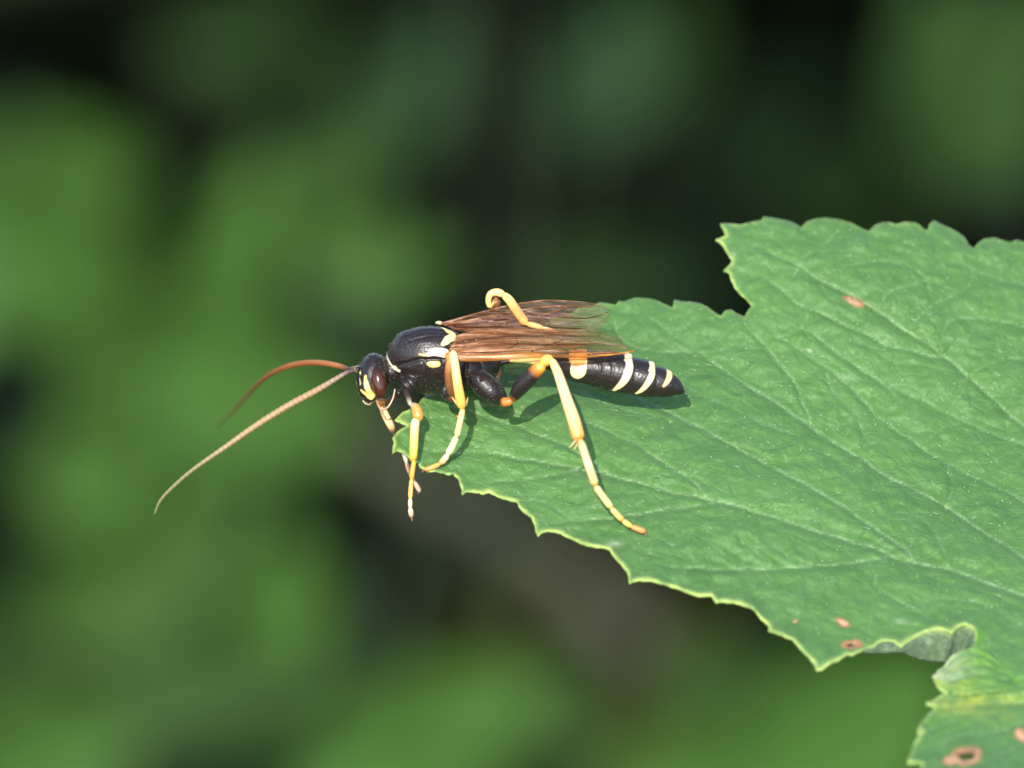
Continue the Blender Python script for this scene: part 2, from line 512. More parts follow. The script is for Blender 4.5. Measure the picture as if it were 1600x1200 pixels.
shrub('leafy_shrub', 'blurred green foliage under the big leaf at lower right', 'shrub', [
    (1330, 1130, 33, 380, 300, 30, .66, 'fresh', 0),
    (1180, 1110, 36, 340, 220, -30, .60, 'mid', 1),
    (1110, 1210, 35, 360, 220, 10, .66, 'fresh', 2),
    (1400, 1260, 34, 400, 280, 60, .72, 'fresh', 3),
    (1050, 1030, 39, 280, 150, 60, .44, 'olive', 0),
    (1560, 1150, 36, 380, 280, 60, .66, 'mid', 2),
    (1260, 1130, 44, 460, 300, 0, .6, 'fresh', 1),
    (960, 1140, 46, 340, 220, 30, .46, 'olive', 2),
], [(1250, 1000, 40), (1220, 1250, 40), (1200, 1500, 40)], grp=GRP)
shrub('leafy_shrub', 'dim bluish green blurred leaves at the top, centre', 'shrub', [
    (930, 110, 46, 240, 200, 75, .44, 'blue', 0),
    (630, 140, 46, 300, 130, 60, .5, 'blue', 1),
    (400, 40, 48, 300, 110, 10, .28, 'mid', 2),
    (500, 215, 46, 330, 120, 45, .5, 'mid', 1),
    (540, 270, 44, 260, 120, 50, .34, 'mid', 3),
    (1040, 60, 48, 200, 120, 90, .22, 'mid', 0),
    (930, 410, 48, 220, 120, 10, .34, 'mid', 1),
    (1050, 440, 52, 260, 130, 0, .22, 'blue', 2),
    (1180, 200, 60, 300, 200, 30, .12, 'blue', 1),
    (1330, 300, 60, 260, 160, 30, .10, 'mid', 0),
], [(760, -80, 52), (780, 300, 52), (800, 900, 50), (840, 1400, 48)], grp=GRP)
shrub('leafy_shrub', 'dim green blurred leaves in the upper right corner', 'shrub', [
    (1470, 110, 42, 300, 200, 95, .50, 'mid', 3),
    (1555, 190, 42, 260, 180, 60, .50, 'mid', 1),
    (1580, 40, 42, 300, 180, 30, .42, 'mid', 2),
], [(1540, -60, 44), (1620, 400, 44), (1700, 1300, 44)], grp=GRP)

# blurred brown twig running down to the right
tw = thing('twig', 'blurred brown twig slanting down to the right under the wasp', 'twig', tuple(P(1500, 1700, -44)))
tw.matrix_local = Matrix.Translation(Vector(P(1500, 1700, -44)))
q = catmull([[380, 520], [520, 650], [700, 770], [860, 880], [990, 1000], [1200, 1250], [1500, 1700]], 50)
cpts = Pn(q[:, 0], q[:, 1], np.full(50, -44.0))
V, F = tube_arrays(cpts - P(1500, 1700, -44), np.linspace(.10, .19, 50), 12)
link('branch', mesh('branch', V, F), mat_bark('twig_bark', (.050, .052, .026), (.085, .085, .045)), tw)

# dark undergrowth behind: far too many shaded leaves to count
def undergrowth():
    base = leaf_mesh('tmp', 5, 6, 2)
    bv = np.array([v.co[:] for v in base.vertices]); bf = [tuple(p.vertices) for p in base.polygons]
    V, F = [], []; off = 0; cnt = 0
    r = np.random.default_rng(11)
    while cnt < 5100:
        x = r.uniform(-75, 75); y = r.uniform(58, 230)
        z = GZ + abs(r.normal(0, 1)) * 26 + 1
        if cnt > 3200:  # extra canopy leaves, unseen above the view, added to shade the backdrop
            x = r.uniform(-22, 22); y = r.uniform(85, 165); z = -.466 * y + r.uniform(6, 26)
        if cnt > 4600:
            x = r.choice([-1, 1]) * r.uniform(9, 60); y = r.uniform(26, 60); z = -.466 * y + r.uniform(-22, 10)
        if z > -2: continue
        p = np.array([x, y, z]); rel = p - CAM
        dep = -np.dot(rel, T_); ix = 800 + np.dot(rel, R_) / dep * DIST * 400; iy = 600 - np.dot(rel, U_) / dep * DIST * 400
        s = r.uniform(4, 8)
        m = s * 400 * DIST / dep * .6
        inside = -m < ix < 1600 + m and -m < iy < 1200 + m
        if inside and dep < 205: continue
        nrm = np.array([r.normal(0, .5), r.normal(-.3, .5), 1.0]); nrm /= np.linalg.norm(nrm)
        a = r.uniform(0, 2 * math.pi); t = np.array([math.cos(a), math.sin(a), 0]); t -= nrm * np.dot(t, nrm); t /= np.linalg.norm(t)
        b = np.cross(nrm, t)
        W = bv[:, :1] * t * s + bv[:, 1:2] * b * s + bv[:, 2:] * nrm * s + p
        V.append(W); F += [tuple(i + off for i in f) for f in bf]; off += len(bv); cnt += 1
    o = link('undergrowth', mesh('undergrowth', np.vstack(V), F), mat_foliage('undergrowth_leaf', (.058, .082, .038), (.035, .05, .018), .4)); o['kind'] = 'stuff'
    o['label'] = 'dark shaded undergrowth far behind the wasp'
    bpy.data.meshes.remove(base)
undergrowth()

# ================================================================== the big toothed leaf
OUT = [(637,641),(628,644),(617,656),(626,659),(637,665),(628,669),(621,674),(615,683),(617,691),(616,699),(614,708),(622,704),(630,707),(636,713),(644,719),
 (652,722),(658,730),(668,735),(682,738),(698,741),(709,739),(716,747),(721,758),(724,772),(730,768),(738,767),(755,771),(763,769),(776,775),(792,779),(808,783),(812,793),(821,800),
 (831,807),(835,820),(840,836),(846,831),(854,829),(866,830),(876,832),(881,836),(895,841),(909,848),(923,852),(938,854),(953,857),(957,865),(966,877),(974,884),(981,892),(984,911),(991,907),(1000,905),
 (1022,908),(1043,913),(1054,916),(1064,920),(1079,926),(1094,930),(1104,929),(1112,929),(1120,940),(1131,939),(1143,940),(1160,944),(1175,949),(1181,955),(1186,962),(1195,970),(1202,977),(1203,987),(1211,988),(1220,991),(1230,995),(1239,998),(1243,1006),
 (1259,1021),(1266,1028),(1272,1035),(1276,1046),(1285,1044),(1297,1036),(1308,1031),(1316,1027),(1323,1021),(1332,1023),(1341,1018),(1349,1015),(1364,1012),
 (1372,1004),(1379,1001),(1386,1000),(1397,1002),(1403,1007),(1408,1010),(1418,1002),(1435,991),(1445,986),(1456,983),(1465,981),(1472,982),(1480,985),(1487,988),(1492,983),(1497,978),(1508,974),(1521,980),(1527,988),
 (1524,998),(1520,1010),(1511,1015),(1497,1018),(1489,1022),(1483,1028),(1485,1033),(1479,1038),(1472,1044),(1464,1051),(1458,1058),(1463,1066),(1467,1074),(1474,1079),(1480,1082),(1472,1085),(1465,1089),(1457,1095),(1448,1096),(1447,1099),(1461,1103),
 (1457,1109),(1448,1119),(1441,1127),(1435,1135),(1434,1147),(1444,1142),(1437,1149),(1429,1158),(1425,1171),(1421,1181),(1418,1191),(1431,1190),(1444,1193),(1436,1205),(1432,1222),(1440,1240),(1434,1262),(1452,1275),(1460,1300),(1490,1320),(1500,1345),(1540,1355),(1560,1380),(1610,1385),(1640,1410),(1690,1405),
 (1730,1425),(1780,1405),(1830,1410),(1870,1375),(1920,1360),(1950,1315),(1990,1290),(2000,1230),(2030,1180),(2015,1110),(1985,1060),(1950,1018),(1990,1000),(2050,965),(2075,900),(2060,830),(2065,770),(2030,720),(2030,650),(1990,610),(1980,550),
 (1930,520),(1910,470),(1860,450),(1830,420),(1780,425),(1750,395),(1705,398),(1670,376),(1640,388),(1625,376),(1612,374),(1600,378),(1588,374),(1580,378),(1572,377),(1555,371),(1538,373),(1530,378),(1521,388),(1514,382),(1507,370),(1491,359),(1472,351),(1460,344),(1453,349),(1449,361),(1442,356),
 (1433,348),(1416,346),(1400,350),(1390,347),(1380,347),(1367,351),(1357,361),(1346,356),(1331,348),(1309,342),(1290,340),(1275,341),(1260,346),(1252,355),(1237,346),(1213,341),(1192,338),(1191,343),(1176,346),(1157,351),(1140,349),(1126,349),(1130,359),(1133,368),(1126,371),(1118,374),
 (1128,380),(1133,389),(1138,399),(1144,406),(1140,413),(1131,422),(1139,427),(1143,438),(1147,447),(1156,458),(1165,468),(1174,478),(1169,484),(1163,494),(1151,489),(1142,483),(1133,485),(1126,493),(1116,487),(1108,481),(1095,474),(1080,471),(1069,471),(1053,468),(1051,480),(1041,476),(1031,471),
 (1021,467),(1012,466),(1000,465),(992,465),(983,468),(975,471),(967,470),(962,476),(950,474),(937,472),(925,478),(905,480),(888,492),(868,494),(852,506),(832,512),(820,526),(800,534),(785,548),(762,556),(748,572),(725,580),(708,596),(690,603),(676,617),(662,620),(652,632)]
VEINS = [ # (width, path)
 (1.5, [(640,698),(700,706),(760,706),(800,713),(843,720),(897,730),(939,739),(973,747),(1017,758),(1060,771),(1100,777),(1150,790),(1203,806),(1287,834),(1366,856),(1400,873),(1444,881),(1506,897),(1600,931),(1720,965),(1850,990),(1950,1015)]),
 (1.0, [(680,632),(735,642),(800,663),(843,680),(887,697),(920,716),(950,738)]),
 (1.0, [(900,652),(941,669),(973,684),(1006,700),(1038,723),(1077,747),(1103,773)]),
 (1.2, [(960,606),(1000,622),(1045,643),(1082,663),(1114,676),(1153,700),(1209,731),(1262,759),(1325,797),(1381,834),(1412,856),(1430,878)]),
 (.9, [(955,492),(962,508),(969,527),(988,541),(1010,545),(1041,548),(1080,551)]),
 (1.2, [(1012,494),(1042,516),(1080,542),(1112,563),(1144,586),(1190,616),(1230,641),(1265,665),(1319,700),(1375,737),(1437,769),(1487,797),(1537,831),(1600,872),(1700,925),(1820,975),(1950,1015)]),
 (1.0, [(1168,510),(1190,535),(1214,561),(1242,599),(1261,643),(1268,668)]),
 (.9, [(1180,500),(1215,522),(1252,548),(1296,576),(1334,611),(1369,649),(1400,672),(1432,694),(1480,724),(1540,752),(1610,790),(1700,850)]),
 (1.0, [(1180,420),(1220,453),(1258,478),(1322,507),(1385,538),(1430,551),(1470,557)]),
 (.9, [(1215,500),(1271,523),(1322,561),(1369,589),(1417,614),(1464,637),(1527,668),(1600,697),(1700,760)]),
 (1.3, [(1160,375),(1227,405),(1271,431),(1322,456),(1369,485),(1417,516),(1464,548),(1512,586),(1559,630),(1600,665),(1700,760),(1800,860),(1950,1015)]),
 (.8, [(1310,425),(1325,416),(1341,412),(1385,409),(1423,415),(1445,434),(1455,462)]),
 (.8, [(1448,432),(1460,421),(1480,412),(1508,412),(1537,428),(1565,438),(1594,443),(1660,462)]),
 (.8, [(1415,516),(1440,492),(1464,472),(1490,462),(1510,450),(1520,430)]),
 (.8, [(1470,552),(1475,520),(1486,500),(1515,497),(1543,499),(1600,510),(1680,540)]),
 (.7, [(1340,470),(1375,475),(1385,460),(1401,450),(1430,444)]),
 (.9, [(750,755),(806,749),(862,742),(905,733)]),
 (1.0, [(850,817),(876,814),(914,812),(950,808),(989,804),(1026,798),(1082,790),(1115,785)]),
 (1.0, [(1020,878),(1060,887),(1100,887),(1160,889),(1237,887),(1319,881),(1385,872)]),
 (.6, [(1100,840),(1125,860),(1147,884)]),(.6, [(1159,847),(1180,862),(1203,884)]),(.6, [(1200,847),(1222,862),(1240,884)]),(.6, [(1250,856),(1262,868),(1269,880)]),
 (.7, [(1369,900),(1366,915),(1390,930),(1412,944),(1450,962)]),(.6, [(1235,972),(1269,962),(1303,969),(1335,978),(1362,991)]),
 (.7, [(1020,745),(1070,736),(1110,742)]),(.6, [(700,706),(680,690),(660,684)]),(.7, [(690,668),(718,676),(752,688),(780,700)]),
 (.6, [(990,855),(1020,866),(1050,880)]),(.7, [(830,780),(860,790),(885,806)]),
 (.7, [(880,600),(930,625),(980,640),(1030,652)]),
 (.7, [(1240,430),(1260,400),(1290,380),(1310,360)]),(.6, [(1200,530),(1240,520),(1260,500),(1262,480)]),
 (.6, [(1130,700),(1160,690),(1200,700),(1230,690)]),(.6, [(1060,600),(1100,620),(1150,640),(1190,660),(1240,680)]),
 (.7, [(1080,551),(1120,548),(1150,540),(1180,545)]),
 (.7, [(1600,980),(1540,945),(1480,935),(1440,940)]),(.8, [(1950,1015),(1800,1000),(1700,975),(1620,960)]),
 (.9, [(1424,1180),(1453,1167),(1500,1149),(1533,1145),(1567,1140),(1620,1120),(1750,1070),(1950,1015)]),
 (.8, [(1450,1215),(1490,1205),(1533,1191),(1560,1179),(1592,1165),(1660,1130)]),
 (1.2, [(1452,1098),(1475,1104),(1530,1100),(1587,1097),(1680,1080),(1800,1050),(1950,1015)]),
 (.7, [(1440,1142),(1470,1132),(1500,1125)]),(.8, [(1460,1056),(1490,1064),(1530,1070),(1600,1071),(1700,1060)]),
 (1.0, [(1600,1385),(1700,1250),(1800,1150),(1950,1015)]),(1.0, [(1950,1300),(1950,1150),(1950,1015)]),
 (.8, [(1352,560),(1380,600),(1420,612)]),(.6,[(1290,576),(1300,610),(1330,640),(1350,680)]),(.6,[(1500,600),(1540,570),(1590,560),(1640,570)]),
 (.6,[(1440,700),(1470,670),(1500,662)]),(.6,[(1480,724),(1488,760),(1480,790)]),(.6,[(1340,740),(1350,700),(1372,690)]),
 (.6,[(1160,800),(1190,780),(1220,775),(1240,760)]),(.6,[(1400,800),(1440,810),(1470,850),(1480,885)]),
]
def resample(pts, step):
    L = np.sum(np.linalg.norm(np.diff(np.array(pts, float), axis=0), axis=1))
    return catmull(pts, max(3, int(L / step)))
VP, VW, VT = [], [], []
for wdt, path in VEINS:
    q = resample(path, 3.0)
    j = np.array([[noise.noise(Vector((x * .03, y * .03, 3))) * 3, noise.noise(Vector((x * .03, y * .03, 9))) * 3] for x, y in q])
    q = q + j
    t = np.gradient(q, axis=0); t /= np.linalg.norm(t, axis=1)[:, None] + 1e-9
    n = len(q); fade = np.clip(np.arange(n) / (n * .25) + .35, 0, 1) if wdt > .75 else np.full(n, 1.0)
    VP.append(q); VW.append(wdt * fade); VT.append(t)
VP = np.vstack(VP); VW = np.concatenate(VW); VT = np.vstack(VT)

def near_vein(X):
    """distance in px, weight and signed side of the nearest vein"""
    D = np.empty(len(X)); W = np.empty(len(X)); S = np.empty(len(X))
    for a in range(0, len(X), 4000):
        x = X[a:a+4000]
        dd = (x[:, None, 0] - VP[None, :, 0])**2 + (x[:, None, 1] - VP[None, :, 1])**2
        i = np.argmin(dd / (VW[None, :] ** .7), axis=1)
        D[a:a+4000] = np.sqrt(dd[np.arange(len(x)), i]); W[a:a+4000] = VW[i]
        r = x - VP[i]; S[a:a+4000] = VT[i, 0] * r[:, 1] - VT[i, 1] * r[:, 0]
    return D, W, S

def leaf_macro(px, py):
    """depth of the leaf surface towards the camera (cm), without fine relief"""
    px = np.asarray(px, float); py = np.asarray(py, float)
    x = (px - 1100) / 400; y = (py - 700) / 400
    d = 1.12 * y - .10 * x + .05 * x * y
    d = d - .10 * np.clip(-x - .9, 0, 9) ** 2                       # tip droops away
    d = d + .05 * np.sin(x * 3.1 + 1.0 + y * 2) + .035 * np.sin(y * 6.0 - x * 2.2 + .5)
    d = d + .17 * y * y
    # crumpled sinus next to the lower lobe
    g = np.exp(-(((px - 1505) / 45) ** 2 + ((py - 1048) / 34) ** 2))
    d = d + g * (.012 * np.sin(px * .16) + .015 * np.sin(py * .13 + 1) - .02)
    return d

def build_leaf():
    bnd = []
    n = len(OUT)
    for i in range(n):
        a = np.array(OUT[i], float); b = np.array(OUT[(i + 1) % n], float)
        k = max(1, int(np.linalg.norm(b - a) / (3.2 if a[0] < 1620 else 12)))
        for j in range(k): bnd.append(a + (b - a) * j / k)
    bnd = np.array(bnd)
    # soften corners a little but keep the tooth tips
    g = []
    ys = np.arange(335, 1215, 3.3)
    for r_, yy in enumerate(ys):
        xs = np.arange(612 + (r_ % 2) * 1.65, 1625, 3.3)
        g.append(np.stack([xs, np.full(len(xs), yy)], 1))
    for yy in np.arange(375, 1425, 12): 
        xs = np.arange(1420 if yy > 1215 else 1628, 2080, 12)
        g.append(np.stack([xs, np.full(len(xs), yy)], 1))
    g = np.vstack(g); g = g + rng.normal(0, .35, g.shape)
    # inside test
    ins = np.zeros(len(g), bool)
    x0, y0 = bnd[:, 0], bnd[:, 1]; x1, y1 = np.roll(x0, -1), np.roll(y0, -1)
    for a in range(0, len(g), 3000):
        X = g[a:a+3000, 0][:, None]; Y = g[a:a+3000, 1][:, None]
        c = ((y0 > Y) != (y1 > Y)) & (X < (x1 - x0) * (Y - y0) / (y1 - y0 + 1e-12) + x0)
        ins[a:a+3000] = c.sum(1) % 2 == 1
    g = g[ins]
    def edgedist(X):
        o = np.empty(len(X)); oi = np.empty(len(X), int)
        for a in range(0, len(X), 3000):
            dd = (X[a:a+3000, None, 0] - x0) ** 2 + (X[a:a+3000, None, 1] - y0) ** 2
            oi[a:a+3000] = dd.argmin(1); o[a:a+3000] = np.sqrt(dd.min(1))
        return o, oi
    ed, _ = edgedist(g)
    g = g[ed > 1.7]
    pts = np.vstack([bnd, g])
    nb = len(bnd)
    res = delaunay_2d_cdt([Vector(p) for p in pts], [], [list(range(nb))], 1, 1e-4)
    co2 = np.array([v[:] for v in res[0]]); tri = np.array([t for t in res[2] if len(t) == 3])
    # holes eaten through the blade
    cen = co2[tri].mean(1)
    HOLES = [(1511, 1181, 12.5, 6.0, -.15), (1329, 1008, 5.5, 2.0, -.1)]
    keep = np.ones(len(tri), bool)
    for hx, hy, ax, ay, rot in HOLES:
        u = (cen[:, 0] - hx) * math.cos(rot) - (cen[:, 1] - hy) * math.sin(rot) * -1
        v = (cen[:, 1] - hy) - (cen[:, 0] - hx) * math.sin(rot)
        keep &= (u / ax) ** 2 + (v / ay) ** 2 > 1
    tri = tri[keep]
    x, y = co2[:, 0], co2[:, 1]
    vd, vw, vs = near_vein(co2)
    ed, ei = edgedist(co2)
    d = leaf_macro(x, y)
    # relief: sunken veins, quilted cushions between them, one lip raised
    lumps = np.array([noise.noise(Vector((a * .022, b * .034, 0))) + .55 * noise.noise(Vector((a * .055, b * .085, 5))) + .3 * noise.noise(Vector((a * .13, b * .2, 2))) for a, b in co2])
    d = d - .009 * vw * np.exp(-(vd / (3.0 + 1.6 * vw)) ** 2) - .024 * np.exp(-(vd / 30) ** 2) * vw
    d = d + .005 * vw * np.exp(-((vd - 9) / 8) ** 2) * np.clip(vs / 9, -1, 1)
    d = d + .022 * lumps * np.clip(vd / 14, 0, 1)
    # slight curl of the margin
    d = d + .012 * np.exp(-(ed / 6) ** 2) * (y > 620) - .02 * np.exp(-(ed / 9) ** 2) * (y < 560)
    # orientation: triangles must face up
    V = Pn(x, y, d)
    e1 = co2[tri[:, 1]] - co2[tri[:, 0]]; e2 = co2[tri[:, 2]] - co2[tri[:, 0]]
    flip = e1[:, 0] * e2[:, 1] - e1[:, 1] * e2[:, 0] > 0
    tri[flip] = tri[flip][:, ::-1]
    used = np.unique(tri); remap = -np.ones(len(V), int); remap[used] = np.arange(len(used))
    me = bpy.data.meshes.new('leaf_blade')
    me.from_pydata(V[used].tolist(), [], remap[tri].tolist())
    me.polygons.foreach_set('use_smooth', [True] * len(me.polygons)); me.update()
    x, y, vd, vw, ed = (a[used] for a in (x, y, vd, vw, ed))
    nn = np.array([noise.noise(Vector((a * .05, b * .05, 7))) for a, b in zip(x, y)])
    n3 = np.array([noise.noise(Vector((a * .16, b * .16, 31))) + .6 * noise.noise(Vector((a * .4, b * .4, 3))) for a, b in zip(x, y)])
    ein = np.array([noise.noise(Vector((a * .04, b * .04, 17))) for a, b in zip(x, y)])
    setf(me, 'vein', np.clip(np.exp(-(vd / (.8 + .6 * vw)) ** 2) * np.clip(1.05 * vw - .25, .12, .95), 0, 1))
    lower = (y > 740) | ((x < 680) & (y > 640)) | ((x < 1182) & (x > 1110) & (y < 480) & (y > 348))
    sinus = (x > 1440) & (y > 1000)
    width = np.where(sinus, 2.2, 3.6) * (1 + .9 * ein)
    setf(me, 'edge', np.clip(np.exp(-(ed / width) ** 2), 0, 1) * np.where(lower, np.clip(.75 + .8 * nn, .25, .95), .22))
    def blob(cx, cy, ax, ay, rot=0.0, p=2):
        u = (x - cx) * math.cos(rot) + (y - cy) * math.sin(rot); v = -(x - cx) * math.sin(rot) + (y - cy) * math.cos(rot)
        return np.exp(-((u / ax) ** 2 + (v / ay) ** 2) ** (p / 2))
    ye = .95 * blob(1490, 1106, 44, 11, -.05) + .7 * blob(1540, 1094, 60, 8, -.03) + .45 * blob(1575, 1088, 60, 14) + .25 * blob(1560, 1120, 40, 12) + .5 * blob(1503, 1036, 16, 9)
    setf(me, 'yellow', np.clip(ye * (1 + 1.2 * n3), 0, 1) if False else np.clip(ye, 0, 1))
    pa = .7 * blob(1265, 548, 5, 2.6, .5, 4) + .15 * blob(1322, 590, 14, 4, .5) + .5 * blob(1410, 971, 10, 3, .2) + .4 * blob(960, 850, 10, 4)
    setf(me, 'pale', np.clip(pa * (1 + nn * 1.2), 0, 1))
    vi = .85 * blob(1531, 993, 8, 16) + .8 * blob(1548, 1042, 38, 11, .75) + .5 * blob(1590, 1064, 40, 8) + .35 * blob(1470, 1128, 40, 12, -.1) + .3 * blob(1455, 1165, 30, 14, -.2) + .45 * blob(720, 990, 1, 1) + .4 * blob(626, 690, 8, 14)
    setf(me, 'vivid', np.clip(vi * (1 + 1.1 * n3), 0, 1))
    ru = np.maximum.reduce([blob(1335, 471, 18, 6, .42, 3), blob(1317, 973, 13, 5.5, .5, 3), blob(1331, 1007, 17, 7.5, -.08, 3),
                            blob(1509, 1182, 26, 15, -.2, 4), blob(1486, 1188, 13, 8, -.15, 3), blob(1596, 1148, 14, 9, .6, 3), blob(1243, 971, 4, 2.5)])
    setf(me, 'rust', np.clip(ru * 1.15 * (1 + .9 * n3) - .08, 0, 1))
    pit = np.maximum(blob(1511, 1181, 15.5, 8.2, -.15, 6), .8 * blob(1490, 1187, 3.5, 2.5))
    pit = np.maximum(pit, .9 * blob(1329, 1008, 8, 3.6, -.1, 4))
    setf(me, 'pit', np.clip(pit, 0, 1))
    base = P(1950, 1015, float(leaf_macro(1950, 1015)))
    root = thing('toothed_leaf', 'large toothed green leaf with sunken veins, the wasp standing on its pointed tip', 'leaf', tuple(base))
    root.matrix_local = Matrix.Translation(Vector(base))
    me.transform(Matrix.Translation(-Vector(base)))
    o = link('leaf_blade', me, M_blade, root)
    so_ = o.modifiers.new('thickness', 'SOLIDIFY'); so_.thickness = .011; so_.offset = -1; so_.use_even_offset = False
    return root, base
leaf_root, leaf_base = build_leaf()

def leaf_d(px, py):
    X = np.array([[px, py]], float)
    vd, vw, vs = near_vein(X)
    return float(leaf_macro(px, py) - .006 * vw[0] * math.exp(-(vd[0] / (4 + 2 * vw[0])) ** 2))

def rebase(me, base): me.transform(Matrix.Translation(-Vector(base)))

# rolled-under margin showing the downy underside
def flap():
    top = resample([(1349,1016),(1364,1012.5),(1372,1004.5),(1379,1001.5),(1386,1000.5),(1397,1002.5),(1408,1010.5),(1418,1002.5),(1435,991.5),(1456,983.5),(1472,982.5),(1487,988.5),(1497,978.5),(1508,974.5),(1521,981),(1526,990),(1523,1004)], 2.5)
    bot = catmull([(1349,1018),(1366,1021),(1385,1021),(1405,1019),(1431,1029),(1450,1033),(1463,1034),(1484,1034),(1500,1024),(1512,1016),(1520,1012)], len(top))
    n = len(top); K = 10; V = []; E = []
    for i in range(n):
        dt = float(leaf_macro(*top[i]))
        for k in range(K):
            s = k / (K - 1)
            p = top[i] * (1 - s) + bot[i] * s
            d = dt - .004 + .03 * s + .012 * math.sin(s * 3.14) + .003 * noise.noise(Vector((p[0] * .1, p[1] * .1, 0)))
            V.append(P(p[0], p[1], d)); E.append(max(0, 1 - s * 7))
    F = [(i*K+k, i*K+k+1, (i+1)*K+k+1, (i+1)*K+k) for i in range(n-1) for k in range(K-1)]
    me = mesh('curled_margin', V, F); setf(me, 'edge', E); rebase(me, leaf_base)
    o = link('curled_margin', me, M_under, leaf_root)
    o['label'] = 'grey downy underside where the margin curls up'
    m_ = o.modifiers.new('thickness', 'SOLIDIFY'); m_.thickness = .008; m_.offset = 0
    # bright rim
    q = top; c = Pn(q[:, 0], q[:, 1], leaf_macro(q[:, 0], q[:, 1]) + .002)
    V, F = tube_arrays(c, np.full(len(q), .0036), 8)
    me = mesh('margin_rim', V, F); rebase(me, leaf_base)
    for nm, v in (('edge', .9), ('vein', 0), ('yellow', 0), ('pale', 0), ('vivid', 0), ('rust', 0), ('pit', 0)): setf(me, nm, np.full(len(me.vertices), v))
    link('margin_rim', me, M_blade, leaf_root)
flap()

# crumpled pale fold of blade where the lobes meet
def fold():
    apex = np.array([1458., 1058.]);  K = 26; J = 30; V = []; E = []; PA = []; YE = []; VI = []
    # fan of creases from the toothed tip to the blade behind
    up = catmull([(1458,1057),(1466,1048),(1478,1040),(1485,1031),(1497,1020),(1510,1014),(1526,1012),(1545,1020),(1566,1036)], J)
    lo = catmull([(1458,1059),(1463,1067),(1471,1076),(1481,1082),(1500,1084),(1530,1083),(1560,1079),(1592,1076)], J)
    for j in range(J):
        t = j / (J - 1)
        for k in range(K):
            s_ = k / (K - 1)
            p = up[j] * (1 - s_) + lo[j] * s_
            p = p + np.array([t * (3 * math.sin(s_ * 17) + 2 * math.sin(s_ * 29 + 2)), 0])
            crease = .62
            ridge = (.024 * (1 - abs(s_ - crease) / (crease if s_ < crease else 1 - crease)))
            wr = .011 * math.sin(s_ * 26 + 2.5 * math.sin(t * 4)) * (s_ < crease) * min(1, t * 4) + .022 * noise.noise(Vector((p[0] * .09, p[1] * .12, 4))) + .010 * noise.noise(Vector((p[0] * .25, p[1] * .3, 8)))
            d = (.5 + .5 * t) * float(leaf_macro(*p)) + (.5 - .5 * t) * float(leaf_macro(p[0], 1074)) + .006 + ridge * (1 - t) * min(1, t * 5 + .1) + wr * (1 - t * .4) - .16 * max(0, t - .8)
            V.append(P(p[0], p[1], d))
            PA.append((.75 if s_ < crease else .0) * max(0, 1 - 1.25 * t) * (.65 + .35 * math.sin(s_ * 31 + t * 5))); YE.append(.95 * max(0, 1 - 1.2 * t) if s_ >= crease else (.4 + .3 * math.sin(s_ * 15 + 3)) * (1 - t))
            VI.append(max(0, min(1, 3.2 * (t - .35))) * max(0, min(1, 4 * (1.0 - t))) * (.7 - .5 * s_) * (1 + .6 * noise.noise(Vector((p[0] * .1, p[1] * .14, 2)))))
            E.append(.8 * (t < .06 or s_ < .03 or s_ > .97 or abs(s_ - crease) < .02) * (1 - t))
    F = [(j*K+k, j*K+k+1, (j+1)*K+k+1, (j+1)*K+k) for j in range(J-1) for k in range(K-1)]
    me = mesh('crumpled_fold', V, F); rebase(me, leaf_base)
    for nm, v in (('edge', E), ('vein', np.zeros(len(V))), ('yellow', YE), ('pale', np.clip(PA, 0, 1)), ('vivid', np.clip(VI, 0, 1)), ('rust', np.zeros(len(V))), ('pit', np.zeros(len(V)))): setf(me, nm, v)
    o = link('crumpled_fold', me, M_blade, leaf_root); o['label'] = 'pale yellowish crumpled fold in the notch'
    m_ = o.modifiers.new('thickness', 'SOLIDIFY'); m_.thickness = .008; m_.offset = -1
fold()

# leaf stalk and the stem that carries it
b0 = np.array(leaf_base)
foot = np.array([b0[0] + 3.5, b0[1] - 1, GZ])
c = catmull([list(b0 + [-.05, 0, -.03]), list(b0 + [.6, .1, -.25]), list(b0 + [1.6, .3, -1.6]), list(b0 + [2.2, .2, -4.5]), list(b0 + [2.6, 0, -20]), list(b0 + [3.1, -.5, -45]), list(foot - [0, 0, 1])], 60)
V, F = tube_arrays(c - b0, np.interp(np.linspace(0, 1, 60), [0, .08, 1], [.035, .06, .22]), 10)
link('leaf_stalk', mesh('leaf_stalk', V, F), M_stem, leaf_root)

# short stiff hairs on the blade
def hairs():
    r = np.random.default_rng(3)
    V, F = [], []; k = 0
    for _ in range(900):
        x = r.uniform(625, 1600); y = r.uniform(350, 1190)
        # accept only clearly inside: crude polygon test
        xs = [p[0] for p in OUT]; inside = False
        j = len(OUT) - 1
        for i in range(len(OUT)):
            xi, yi = OUT[i]; xj, yj = OUT[j]
            if (yi > y) != (yj > y) and x < (xj - xi) * (y - yi) / (yj - yi) + xi: inside = not inside
            j = i
        if not inside: continue
        d = leaf_d(x, y)
        p = P(x, y, d - .004)
        L = r.uniform(.008, .022)
        tip = p + (U_ * .5 + T_ * .5 + R_ * r.normal(-.5, .6)) * L
        w_ = R_ * .0011
        up = U_ * .0011
        V += [p - w_, p + w_, p + up, tip]; F += [(k, k+1, k+3), (k+1, k+2, k+3), (k+2, k, k+3)]; k += 4
    me = mesh('leaf_hairs', V, F); rebase(me, leaf_base)
    m = NT('pale_leaf_hair'); b = m.n('ShaderNodeBsdfPrincipled'); b.inputs['Base Color'].default_value = (.55, .65, .45, 1); m.set(b, Roughness=.4)
    m.l(b.outputs[0], m.out.inputs[0])
    o = link('leaf_hairs', me, m.m, leaf_root); o['kind'] = 'stuff'
hairs()

